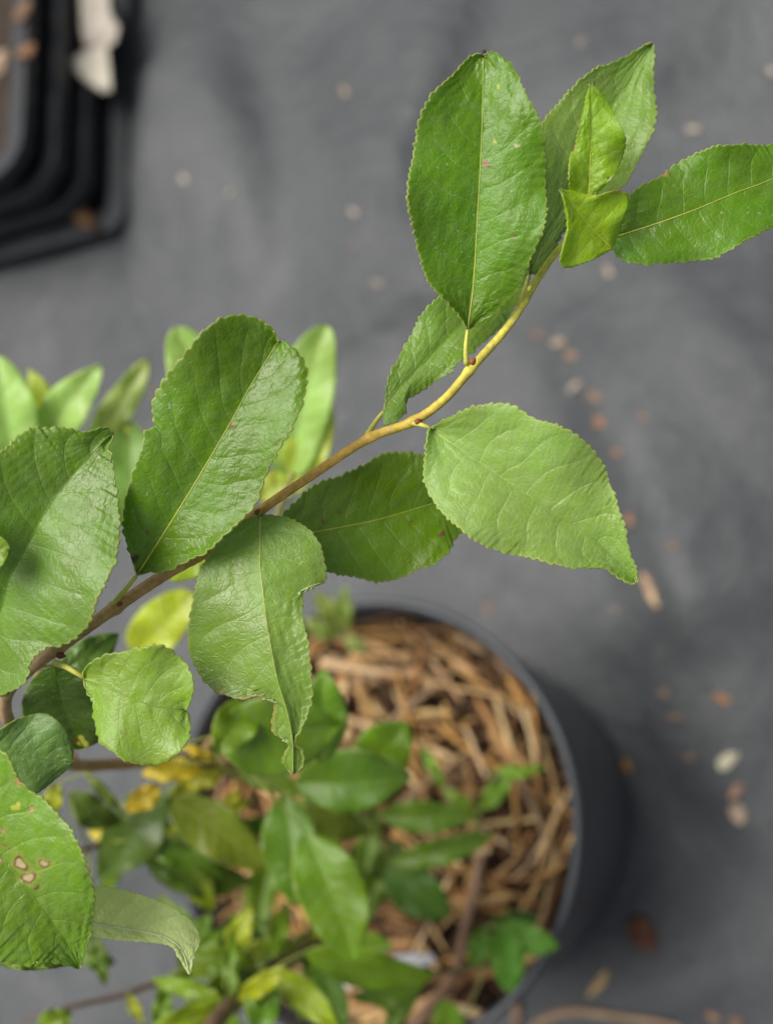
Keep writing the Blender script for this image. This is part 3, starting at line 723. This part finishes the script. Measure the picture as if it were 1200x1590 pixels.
build_leaf([(-100, 1186), (-50, 1255), (0, 1322), (38, 1371), (75, 1424), (100, 1460), (124, 1503)],
    [(-70, 1155), (-30, 1152), (0, 1166), (15, 1183), (23, 1202), (42, 1220), (68, 1239), (91, 1266), (113, 1296), (130, 1326), (140, 1360), (145, 1386), (143, 1428), (140, 1462), (131, 1486)],
    [(-125, 1240), (-135, 1330), (-105, 1415), (-45, 1478), (0, 1492), (30, 1498), (57, 1500), (68, 1494), (87, 1498), (109, 1501)],
    .284, .282, srgb(108, 150, 66), kb=.35, fold=.36, arch=.005, roll=-.04, seed=16, stalk='crease', stalk_px=4, period=12, tipdrop=.004, quilt=.00026,
    marks=[(32, 1341, 10, 'lesion'), (69, 1341, 7.5, 'lesion'), (45, 1363, 9.5, 'lesion'), (58, 1378, 5, 'ring'), (50, 1256, 5, 'lesion'), (6, 1290, 4.5, 'lesion'), (16, 1318, 3, 'red'), (6, 1313, 3.5, 'red'), (0, 1336, 5, 'lesion'), (26, 1252, 8, 'yellow'), (35, 1309, 3, 'yellow'), (28, 1216, 10, 'scar')],
    petiole=[(-130, 1150)], pd=.31, label='leaf with ringed brown spots at the picture edge')
build_leaf([(96, 1424), (145, 1434), (189, 1441), (234, 1449), (264, 1458), (284, 1478), (295, 1512)],
    [(115, 1385), (145, 1377), (181, 1381), (215, 1388), (242, 1396), (272, 1411), (298, 1432), (309, 1451), (309, 1469), (301, 1488)],
    [(120, 1444), (147, 1451), (170, 1456), (211, 1462), (245, 1464), (270, 1470), (282, 1490)],
    .294, .300, srgb(178, 200, 126), kb=.8, fold=-.30, arch=-.002, roll=.1, seed=17, flip=True, stalk='white', stalk_px=6.5, teeth=2, quilt=.0003, petiole=[(60, 1415)], pd=.32, label='curled leaf turned over to show its pale underside')

# black speck at the tip of the tall leaf
V = []
spk = []
pth = P(np.array([749, 751, 752, 753]), np.array([88, 84, 80, 77]), np.array([.2855] * 4))
V, fs = tube_geo(pth, np.array([3.2, 4.0, 3.0, .8]) / F * .286, 7, True, .7, .35, 2)
o = mesh_obj('leaf_tip_speck', V, fs, BARK, leafA, True, pth[0]); set_color(o, 'tint', np.tile(srgb(46, 36, 32), (len(V), 1)))

# ------------------------------------------------------------------ leaves further down (out of focus)
def soft_leaf(base, tip, width, d0, d1, col, bend=0.0, fold=.3, roll=0.0, seed=0, parent=None, flip=False, petiole=True, shape=1.0, label=None, arch=.004, rnd=.72, kb=None):
    b, t = np.array(base, float), np.array(tip, float); v = t - b; L = np.linalg.norm(v); nrm = np.array([-v[1], v[0]]) / L
    s = np.linspace(0, 1, 9)
    mid = b + s[:, None] * v + nrm * (bend * L * 4 * s * (1 - s) * .5)[:, None]
    sp = np.linspace(.06, .96 if rnd > .6 else .975, 14)
    mp = np.stack([np.interp(sp, s, mid[:, 0]), np.interp(sp, s, mid[:, 1])], -1)
    hw = width * .5 * (np.sin(np.pi * sp ** (.92 * shape)) ** rnd) * (1 - .12 * sp)
    rs = np.random.RandomState(seed + 900)
    k = rs.uniform(.88, 1.12)
    pet = None
    pdv = None
    if petiole:
        w0 = P(*b, d0)
        q = min(BRANCH_PTS, key=lambda z: np.linalg.norm(z - w0))
        x, y, d = to_px(q); pet = [(x, y), tuple(.55 * np.array([x, y]) + .45 * b - .10 * v / L * 40)]; pdv = d
    return build_leaf(mid, mp + nrm * (hw * k)[:, None], mp - nrm * (hw * (2 - k))[:, None], d0, d1, col, fold=fold, roll=roll, arch=arch, seed=seed + 30, N=44, Mh=9, teeth=1.6, period=11,
                      flip=flip, petiole=pet, pd=pdv, stalk_px=2.8, quilt=.0003, parent=parent, label=label, kb=kb, stalk='pale' if seed % 2 else 'crease')
PG, YG, OL, YE, DG, MG, BG_ = srgb(152, 190, 128), srgb(170, 192, 90), srgb(96, 122, 26), srgb(190, 184, 60), srgb(70, 104, 28), srgb(98, 142, 46), srgb(86, 132, 60)
SOFT = [  # base, tip, width, depths, colour, bend, fold, roll
    ((18, 735), (-8, 552), 106, 0.495, 0.485, PG, .05, .25, .1), ((55, 720), (158, 566), 76, 0.505, 0.485, PG, -.12, .3, .1), ((92, 715), (46, 572), 51, 0.515, 0.505, YG, .1, .3, 0),
    ((140, 690), (230, 558), 53, 0.515, 0.505, srgb(150, 176, 120), .04, .3, 0), ((206, 820), (200, 652), 90, 0.495, 0.505, srgb(110, 150, 76), 0, .2, 0), ((238, 700), (176, 660), 46, 0.510, 0.505, YG, -.2, .3, 0),
    ((330, 650), (272, 508), 97, 0.505, 0.485, PG, .05, .3, .1), ((446, 742), (507, 505), 106, 0.510, 0.490, PG, -.05, .3, 0), ((438, 770), (510, 622), 71, 0.515, 0.500, YG, .06, .25, 0),
    ((455, 740), (402, 775), 53, 0.515, 0.515, srgb(150, 172, 84), .1, .3, 0), ((206, 1016), (300, 920), 83, 0.495, 0.485, srgb(164, 186, 64), .04, .2, 0), ((350, 846), (262, 898), 53, 0.360, 0.370, srgb(130, 160, 34), .1, .3, 0),
    ((90, 1046), (184, 984), 57, 0.370, 0.380, srgb(86, 124, 60), .05, .2, 0), ((330, 1142), (528, 1126), 134, .43, .44, srgb(98, 142, 62), .04, .2, .15), ((398, 1086), (336, 1172), 73, .44, .42, srgb(108, 150, 48), .1, .35, 0),
    ((498, 1185), (502, 1038), 76, .46, .45, srgb(100, 148, 66), 0, .25, 0), ((556, 1196), (634, 1122), 92, .52, .51, MG, .05, .25, 0), ((458, 1216), (637, 1208), 104, .50, .49, BG_, .04, .35, .12),
    ((472, 1252), (572, 1292), 57, .53, .54, OL, .08, .3, 0), ((588, 1266), (740, 1268), 54, .56, .55, MG, .03, .3, 0), ((606, 1338), (768, 1294), 47, .58, .57, MG, .06, .3, 0),
    ((440, 1234), (460, 1408), 90, .49, .48, BG_, -.04, .3, 0), ((472, 1292), (548, 1496), 113, .48, .47, MG, -.06, .3, .05), ((604, 1338), (697, 1424), 83, .60, .59, srgb(70, 116, 34), .08, .3, 0),
    ((578, 1376), (622, 1306), 47, .61, .6, DG, 0, .3, 0), ((262, 1242), (414, 1350), 87, .50, .50, srgb(104, 130, 30), -.06, .35, 0), ((248, 1222), (154, 1364), 99, .50, .51, DG, -.06, .2, .2),
    ((228, 1342), (392, 1368), 68, .54, .55, DG, .08, .25, .2), ((108, 1230), (188, 1278), 54, .48, .49, srgb(70, 100, 24), .2, .25, 0), ((132, 1202), (192, 1264), 18, .47, .47, srgb(80, 112, 32), -.05, .3, 0),
    ((316, 1196), (220, 1202), 42, .47, .465, YE, .05, .2, 0), ((336, 1184), (278, 1160), 18, .46, .455, srgb(186, 176, 60), .12, .3, 0), ((248, 1220), (194, 1260), 38, .48, .485, srgb(172, 160, 30), -.05, .2, 0),
    ((138, 1290), (186, 1290), 31, .52, .52, YE, .12, .2, 0), ((346, 1200), (286, 1222), 33, .49, .49, srgb(150, 166, 40), .05, .3, 0), ((374, 1222), (344, 1278), 16, .5, .5, srgb(172, 182, 90), .1, .3, 0),
    ((462, 1468), (298, 1506), 38, .53, .51, srgb(118, 148, 78), .05, .4, 0), ((472, 1478), (674, 1516), 64, .5, .53, srgb(112, 156, 46), .1, .35, .1), ((664, 1514), (548, 1552), 50, .55, .54, MG, -.1, .3, 0),
    ((414, 1512), (272, 1590), 59, .5, .49, DG, .06, .3, 0), ((414, 1506), (524, 1600), 52, .5, .48, srgb(126, 156, 34), -.08, .35, 0), ((498, 1488), (538, 1600), 52, .54, .52, BG_, .05, .3, 0),
    ((416, 1522), (402, 1612), 59, .49, .47, BG_, 0, .3, 0), ((260, 1536), (244, 1606), 35, .53, .52, MG, 0, .3, 0), ((702, 1620), (686, 1552), 52, .6, .58, srgb(112, 160, 66), 0, .3, 0),
    ((60, 1600), (112, 1572), 47, .5, .5, srgb(110, 150, 66), .05, .3, 0), ((146, 1446), (164, 1530), 31, .5, .5, srgb(86, 120, 60), 0, .3, 0), ((120, 1478), (180, 1494), 35, .49, .49, srgb(80, 118, 46), .1, .3, 0),
    ((-6, 1492), (108, 1498), 40, .33, .335, srgb(90, 130, 40), -.1, .3, 0), ((374, 1408), (444, 1462), 16, .58, .57, MG, .05, .3, 0), ((250, 1352), (360, 1330), 52, .56, .56, DG, .05, .25, .1),
    ((90, 1215), (76, 1280), 31, .45, .46, srgb(140, 160, 50), .05, .3, 0), ((470, 1330), (420, 1260), 42, .56, .55, OL, 0, .3, 0), ((520, 1330), (600, 1400), 42, .62, .62, DG, .1, .3, 0),
    ((440, 1500), (500, 1440), 42, .6, .59, OL, .05, .3, 0), ((300, 1510), (240, 1545), 31, .54, .54, srgb(96, 136, 50), .05, .3, 0), ((200, 1545), (222, 1590), 22, .53, .52, srgb(140, 160, 80), .05, .3, 0)]
for i, (b, t, w, d0, d1, c, be, fo, ro) in enumerate(SOFT):
    low = b[1] > 1060
    if low and c[0] < .4: c = (c[0] * 1.05, c[1] * .95, c[2], 1)
    soft_leaf(b, t, w, d0, d1, c, be, fo, ro, seed=i, rnd=.5 if i < 12 and i not in (1, 2) else .72, kb=.16 if low else (.6 if i < 9 else None))
# the tangle of narrow leaves over the left of the pot
rl = random.Random(5)
LOWC = [srgb(112, 146, 36), srgb(96, 132, 34), srgb(128, 156, 48), srgb(84, 122, 32), srgb(146, 164, 56), srgb(104, 140, 60)]
CL = [(330, 1291, .57), (250, 1300, .545), (430, 1300, .64), (410, 1508, .53), (470, 1475, .56), (340, 1509, .54), (520, 1440, .61), (560, 1395, .64), (600, 1300, .62), (270, 1518, .54), (360, 1560, .49), (200, 1302, .52), (580, 1490, .56), (660, 1510, .55), (440, 1222, .59), (350, 1195, .53)]
for k in range(66):
    x, y, d = CL[k % len(CL)]
    a = rl.uniform(0, 6.283); L = rl.uniform(90, 150); off = rl.uniform(6, 22)
    b = (x + off * math.cos(a), y + off * math.sin(a)); t = (x + (off + L) * math.cos(a), y + (off + L) * math.sin(a))
    if t[0] > 640 or t[1] < 1195: continue
    soft_leaf(b, t, rl.uniform(28, 58), d + rl.uniform(-.02, .01), d + rl.uniform(-.03, .02), tuple(q * 1.0 for q in LOWC[rl.randrange(6)][:3]) + (1,), rl.uniform(-.1, .1), rl.uniform(.2, .5), rl.uniform(-.2, .2), seed=500 + k, kb=.18)

# ------------------------------------------------------------------ weeds in the pot
def weed(name, rootpx, label, leaves, stemcol):
    z = SOIL_Z + .012
    r = on_plane(*rootpx, z)
    w = empty(name, tuple(r)); tag(w, label, 'weed')
    x0, y0, dd = to_px(r)
    top = leaves[0][0]
    branch([(x0, y0, dd + .004, 4), ((x0 + top[0]) / 2 + 4, (y0 + top[1]) / 2, (dd + leaves[0][3]) / 2, 3.6), (top[0], top[1], leaves[0][3], 3.2)], [stemcol, stemcol], 'stem', 8, 16, parent=w)
    for i, (b, t, wd, d0, d1, c, be) in enumerate(leaves):
        v = np.array(b) - np.array(top)
        lf = soft_leaf(b, t, wd, d0, d1, c, be, .25, 0, rnd=.55 if wd > 30 else .8, kb=.35, seed=300 + i + int(rootpx[0]), parent=w, petiole=False)
        if np.linalg.norm(v) > 6:
            branch([(top[0], top[1], leaves[0][3], 2.6), (b[0], b[1], d0, 2.2)], [stemcol, stemcol], 'stem', 6, 8, parent=w)
    return w
weed('weed_seedling', (735, 1290), 'slender weed seedling with narrow leaves growing in the mulch', [((742, 1258), (796, 1196), 30, .69, .68, srgb(104, 152, 48), .1), ((738, 1256), (688, 1222), 24, .69, .69, srgb(112, 150, 60), -.1), ((690, 1226), (654, 1160), 17, .69, .69, srgb(112, 156, 60), 0), ((768, 1196), (848, 1190), 22, .68, .68, srgb(116, 160, 50), .12)], srgb(130, 150, 70))
weed('weed_seedling', (765, 1470), 'weed seedling with four rounded leaves by the pot rim', [((775, 1438), (866, 1470), 50, .64, .63, srgb(96, 150, 66), .06), ((782, 1440), (792, 1542), 58, .64, .62, srgb(90, 146, 44), -.03), ((752, 1440), (738, 1510), 36, .65, .64, srgb(92, 142, 60), .05), ((760, 1434), (836, 1424), 34, .66, .66, srgb(66, 110, 44), .06)], srgb(120, 140, 70))
weed('weed_seedling', (530, 985), 'pale grey green weed seedling under the dark leaf', [((530, 985), (488, 920), 34, .70, .69, srgb(124, 146, 104), .05), ((534, 986), (536, 908), 30, .70, .69, srgb(118, 144, 100), -.05), ((536, 990), (572, 1008), 26, .70, .70, srgb(128, 150, 118), .1), ((520, 992), (470, 960), 28, .70, .70, srgb(116, 142, 96), 0)], srgb(130, 150, 100))

# a grey twig leaning over the mulch
tw = [(776, 1284, .722, 5), (748, 1330, .705, 7), (738, 1380, .695, 7), (722, 1440, .685, 7.5), (705, 1510, .67, 9), (670, 1560, .66, 9), (630, 1610, .655, 10)]
twig = branch(tw, [srgb(150, 122, 100), srgb(134, 104, 82), srgb(120, 92, 70)], 'dry_twig', 9, parent=empty('tmp', (0, 0, 0)), jitter=.1, seed=3)
tmp = twig.parent; twig.parent = None; bpy.data.objects.remove(tmp)
tag(twig, 'thin grey brown dry twig leaning across the mulch beside the round leaved weed', 'twig')
# white plant label lying in the mulch
def slab(name, pts, th, mat, col):
    "a bent strip through px points lying at height z, with thickness"
    L = []
    for (a, b, z) in pts:
        L += [on_plane(*a, z), on_plane(*b, z)]
    L = np.array(L); n = len(L)
    V = np.vstack([L, L - np.array([0, 0, th])])
    fs = []
    for i in range(0, n - 2, 2):
        fs += [(i, i + 1, i + 3, i + 2), (n + i, n + i + 2, n + i + 3, n + i + 1), (i, i + 2, n + i + 2, n + i), (i + 1, n + i + 1, n + i + 3, i + 3)]
    fs += [(0, n, n + 1, 1), (n - 2, n - 1, 2 * n - 1, 2 * n - 2)]
    o = mesh_obj(name, V, fs, mat, None, False, L[0]); o.color = col
    return o
o = slab('plant_label', [((520, 1502), (530, 1536), HR - .012), ((575, 1488), (585, 1520), HR - .008), ((640, 1480), (648, 1502), HR - .01), ((672, 1482), (676, 1494), HR - .014)], .0008, WHITE, srgb(176, 176, 180))
tag(o, 'white plastic strip lying on the mulch near the picture bottom', 'plant label')

# ------------------------------------------------------------------ black trays in the corner
cr0 = on_plane(203, 372); ux = on_plane(209, 0) - cr0; ux[2] = 0; ux /= np.linalg.norm(ux)      # up along the tray edge
uy = np.array([-ux[1], ux[0], 0])                                                        # to the left in the picture
if uy.dot(on_plane(0, 372) - cr0) < 0: uy = -uy
def rrect(L, W, r, z, inset, seg=8):
    "rounded rectangle whose near corner is at cr0; list of points"
    out = []
    cs = [(r, r, 180), (L - r, r, 270), (L - r, W - r, 0), (r, W - r, 90)]
    for (cx, cy, a0) in cs:
        for k in range(seg + 1):
            a = math.radians(a0 + 90 * k / seg); rr_ = r - inset
            u, v = cx + rr_ * math.cos(a), cy + rr_ * math.sin(a)
            out.append(cr0 + ux * u + uy * v + np.array([0, 0, z]))
    return out
def ring_geo(loops):
    n = len(loops[0]); V = np.array([p for l in loops for p in l]); fs = []
    m = len(loops)
    for i in range(m):
        for j in range(n):
            k = (j + 1) % n; i2 = (i + 1) % m
            fs.append((i * n + j, i * n + k, i2 * n + k, i2 * n + j))
    return V, fs
def tray(z0, h, L, W, r, corner, lip, label, top=False):
    global cr0
    keep = cr0.copy(); cr0 = on_plane(*corner, z0 + h); cr0[2] = 0
    t = empty('nursery_tray', tuple(cr0 + np.array([0, 0, z0])))
    tag(t, label, 'tray', 'black nursery trays in the corner')
    zt = z0 + h
    V, fs = ring_geo([rrect(L, W, r, zt, 0), rrect(L, W, r, zt, lip), rrect(L, W, r, zt - .004, lip), rrect(L, W, r, zt - .004, .003), rrect(L, W, r, zt - .016, .002), rrect(L, W, r, zt - .016, 0)])
    mesh_obj('rim', V, fs, TRAY, t, False)
    V, fs = ring_geo([rrect(L, W, r, zt - .006, lip - .003), rrect(L, W, r, zt - .006, lip), rrect(L, W, r, z0 + .002, lip + .012), rrect(L, W, r, z0 + .002, lip + .009)])
    mesh_obj('wall', V, fs, TRAY, t, False)
    loop = rrect(L, W, r, z0 + .004, lip + .011)
    n = len(loop); V = np.array(loop + [p - np.array([0, 0, .003]) for p in loop])
    fs = [tuple(range(n)), tuple(range(2 * n - 1, n - 1, -1))] + [(j, n + j, n + (j + 1) % n, (j + 1) % n) for j in range(n)]
    mesh_obj('base', V, fs, TRAY, t, False)
    for side in (0, 1):          # moulded ribs on the two near walls
        a, b = (uy, ux) if side else (ux, uy)
        for k in range(11):
            q0 = cr0 + a * (.045 + k * .032) + b * (lip - .006) + np.array([0, 0, zt - .017]); q1 = q0 + b * .011; q1[2] = z0 + .003
            e = a * .004; w = -b * .005
            Vb = [q0 - e, q0 + e, q0 + e + w, q0 - e + w, q1 - e, q1 + e, q1 + e + w, q1 - e + w]
            mesh_obj('rib', Vb, [(0, 1, 2, 3), (7, 6, 5, 4), (0, 4, 5, 1), (1, 5, 6, 2), (2, 6, 7, 3), (3, 7, 4, 0)], TRAY, t, False)
    if top:
        loop = rrect(L, W, r, z0 + .03, lip + .006); n = len(loop)
        cen = sum(loop) / n; V, fs = [], []
        sn2 = Noise(77, 2, 70, 9)
        for i in range(15):
            for p in loop:
                q = cen + (p - cen) * max(.004, 1 - i / 14.0); q = q + np.array([0, 0, .007 * float(sn2(q[0], q[1]))]); V.append(q)
        for i in range(14):
            for k in range(n): fs.append((i * n + k, i * n + (k + 1) % n, (i + 1) * n + (k + 1) % n, (i + 1) * n + k))
        mesh_obj('soil', V, fs, SOIL, t)
    cr0 = keep
    return t
tray(.003, .020, .62, .62, .022, (194, 350), .022, 'widest black plastic tray at the bottom of the corner stack')
tray(.008, .046, .54, .54, .040, (132, 316), .017, 'black plastic tray second from the bottom of the corner stack')
tray(.044, .046, .52, .52, .040, (85, 290), .017, 'black plastic tray third from the bottom of the corner stack')
tray(.080, .046, .50, .50, .040, (32, 264), .017, 'topmost black plastic tray of the corner stack', top=True)

def blob(name, px, py, size, flat, elong, ang, col, label, cat, group=None, mat=CHIP, lift=0.0, seed=0, z=None, rough=.55):
    "an irregular flake or crumb resting on the ground"
    rs = np.random.RandomState(seed + 11)
    n1, n2 = 9, 14
    nz = Noise(seed + 400, 3, 1.6, 8)
    V, fs = [], []
    for i in range(n1 + 1):
        th = math.pi * i / n1
        for j in range(n2):
            a = 2 * math.pi * j / n2
            d = np.array([math.sin(th) * math.cos(a), math.sin(th) * math.sin(a), math.cos(th)])
            r = 1 + rough * float(nz(*d)) + rs.uniform(-.05, .05)
            V.append(d * r)
    for i in range(n1):
        for j in range(n2):
            k = (j + 1) % n2; fs.append((i * n2 + j, (i + 1) * n2 + j, (i + 1) * n2 + k, i * n2 + k))
    V = np.array(V); V[:, 2] += .35 * V[:, 0] ** 2 * rs.uniform(-1, 1)         # curl
    V *= np.array([elong, 1 / elong ** .5, flat]) * size
    ca, sa = math.cos(ang), math.sin(ang)
    V = V @ np.array([[ca, sa, 0], [-sa, ca, 0], [0, 0, 1]])
    p = gpt(px, py) if z is None else on_plane(px, py, z)
    p = p + np.array([0, 0, lift - V[:, 2].min() * .8])
    o = mesh_obj(name, V + p, fs, mat, None, True, p - np.array([0, 0, -V[:, 2].min() * .8]))
    o.color = col
    return tag(o, label, cat, group)
gdx = ground_dir(100, 0); gang = math.atan2(gdx[1], gdx[0])       # picture-right on the ground

def scrap(name, pts, z, col, label, cat, seed=0):
    "a crumpled sheet from a px outline, with real thickness and creases"
    pts = np.array(pts, float); c = pts.mean(0); nz = Noise(seed, 2, .05, 9)
    V, fs = [], []; R = 7; n = len(pts)
    for i in range(R + 1):
        for q in pts:
            s = c + (q - c) * i / R
            V.append(on_plane(*s, z + .006 * float(nz(np.array(s[0]), np.array(s[1])))))
    for i in range(R):
        for j in range(n):
            k = (j + 1) % n; fs.append((i * n + j, (i + 1) * n + j, (i + 1) * n + k, i * n + k))
    o = mesh_obj(name, V, fs, WHITE, None, True, V[0]); o.color = col
    so = o.modifiers.new('thickness', 'SOLIDIFY'); so.thickness = .0015
    return tag(o, label, cat)
scrap('paper_scrap', [(124, -30), (170, -30), (172, 20), (187, 42), (181, 66), (168, 74), (172, 110), (175, 143), (160, 144), (138, 130), (102, 100), (112, 90), (134, 94), (128, 50)], .062, srgb(176, 168, 154), 'crumpled whitish scrap lying in the black tray', 'scrap', 3)
blob('brown_flake', 38, 25, .009, .3, 1.3, .6, srgb(128, 100, 78), 'brown dry flake on the top tray near the picture top', 'debris', z=.126, seed=1)
blob('brown_flake', 4, 104, .010, .4, 1.2, 1.4, srgb(176, 150, 126), 'pale brown flake on the top tray at the picture edge', 'debris', z=.126, seed=2)
blob('brown_flake', 44, 86, .008, .4, 1.2, .2, srgb(140, 104, 74), 'small brown crumb on the top tray below the larger flake', 'debris', z=.126, seed=3)
blob('brown_flake', 118, 330, .016, .3, 1.9, -.6, srgb(84, 60, 38), 'dark brown leaf shred caught on the widest tray corner', 'debris', z=.028, seed=4)

# ------------------------------------------------------------------ debris on the cloth
TANc, PALE, BRN, ORB, GRY = srgb(172, 152, 128), srgb(180, 168, 150), srgb(132, 108, 90), srgb(152, 112, 80), srgb(136, 128, 120)
DEB = [(548, 158, .0055, .5, 1.2, TANc, 'pale chip on the cloth above the tall leaf shoulder'), (310, 300, .006, .4, 1.3, PALE, 'pale chip on the cloth beside the tray stack'), (382, 322, .0062, .4, 1.4, PALE, 'cream chip on the cloth right of the chip nearest the trays'),
       (568, 350, .006, .4, 1.6, PALE, 'long pale chip standing left of the tall leaf'), (568, 400, .005, .4, 1.3, GRY, 'faint grey chip just below the long pale chip'), (602, 455, .005, .4, 1.2, GRY, 'faint grey chip left of the tall leaf base'),
       (905, 80, .0055, .4, 1.2, GRY, 'grey chip on the cloth left of the pointed leaf tip'), (1077, 204, .0065, .5, 1.1, PALE, 'bright cream chip above the long leaf at the edge'), (950, 433, .006, .4, 1.5, TANc, 'tan chip below the folded young leaf'),
       (875, 545, .0068, .7, 1.1, TANc, 'light tan crumb, uppermost of the diagonal trail'), (897, 566, .0066, .7, 1.1, srgb(160, 128, 100), 'brown crumb touching the uppermost crumb of the trail'), (905, 614, .0075, .8, 1.2, PALE, 'largest pale crumb of the diagonal trail'),
       (934, 632, .0072, .4, 1.3, BRN, 'dull brown flake beside the largest pale crumb'), (946, 676, .0075, .5, 1.2, ORB, 'orange brown crumb in the middle of the trail'), (973, 722, .006, .5, 1.1, ORB, 'small orange crumb at the lower end of the trail'),
       (990, 820, .006, .4, 1.2, ORB, 'orange crumb right of the broad pale leaf'), (1024, 925, .0085, .3, 1.9, srgb(176, 146, 116), 'long tan flake below the broad leaf tip'), (960, 951, .005, .4, 1.1, GRY, 'grey crumb left of the long tan flake'),
       (757, 945, .005, .4, 1.1, BRN, 'brown crumb on the cloth above the pot rim'), (1036, 1078, .006, .4, 1.2, BRN, 'brown crumb, upper of a pair right of the pot'), (1056, 1116, .0068, .35, 1.5, BRN, 'long brown flake, lower of a pair right of the pot'),
       (1124, 1087, .006, .5, 1.1, ORB, 'round brown crumb above the whitish seed'), (1076, 1178, .0055, .4, 1.1, BRN, 'dull crumb left of the whitish seed'), (1136, 1183, .0068, .6, 1.5, srgb(206, 200, 170), 'whitish oval seed lying right of the pot'),
       (1147, 1228, .0062, .4, 1.5, srgb(170, 134, 110), 'brown sliver between the seed and the tan crumb'), (1151, 1261, .0085, .6, 1.2, TANc, 'bright tan crumb below the whitish seed'), (974, 1188, .006, .6, 1.2, srgb(166, 128, 60), 'amber crumb at the foot of the pot wall'),
       (1001, 1456, .0155, .45, 1.15, srgb(98, 64, 50), 'large red brown crumpled flake on the cloth'), (934, 1522, .011, .25, 2.2, srgb(186, 156, 110), 'tan sliver left below the red brown flake'), (1104, 1572, .0075, .3, 1.7, srgb(160, 124, 92), 'tan flake at the picture bottom right'),
       (1146, 1582, .007, .5, 1.1, BRN, 'brown crumb at the picture bottom right corner'), (236, 606, .006, .4, 1.2, BRN, 'brown crumb seen between the blurred leaves'), (1062, 868, .005, .4, 1.2, BRN, 'faint brown crumb above the long tan flake'),
       (1197, 112, .006, .5, 1.1, PALE, 'pale crumb at the picture edge above the long leaf'), (1014, 668, .0045, .4, 1.2, BRN, 'tiny brown crumb right of the orange trail crumb'), (20, 395, .012, .35, 2.4, srgb(196, 160, 122), 'pale dry bark piece lying under the tray edge'), (838, 528, .0045, .4, 1.1, ORB, 'tiny orange crumb left of the diagonal trail')]
for i, (x, y, sz, fl, el, col, lab) in enumerate(DEB):
    r = random.Random(i * 7 + 1)
    ang = gang + r.uniform(-1.2, 1.2) + (math.pi / 2 if i in (3, 6, 23, 24) else 0)
    if i in (28,): ang = gang + .9
    blob('bark_crumb', x, y, sz * .60 * r.uniform(.75, 1.15), fl * .6, el * r.uniform(1.0, 1.5), ang, col, lab, 'debris', 'bark crumbs scattered on the cloth', seed=20 + i)
# a curved dry stalk at the bottom edge
def stalk_on_ground(name, pts, r, col, label):
    pp = np.array([gpt(x, y) + np.array([0, 0, r * .9]) for x, y in pts])
    c = catmull(pp, 30)
    rad = r * (1 - .4 * np.linspace(0, 1, 31))
    V, fs = tube_geo(c, rad, 8, True, .8, .15, 5)
    o = mesh_obj(name, V, fs, STRAW, None, True, c[0]); o.color = col
    return tag(o, label, 'stalk')
stalk_on_ground('dry_stalk', [(820, 1605), (850, 1580), (890, 1568), (960, 1574), (1020, 1582), (1062, 1592)], .0032, srgb(164, 134, 108), 'curved tan dry stalk along the picture bottom')
stalk_on_ground('dry_stalk', [(800, 1545), (806, 1570), (798, 1610)], .004, srgb(150, 120, 100), 'short brown dry stalk below the round leaved weed')
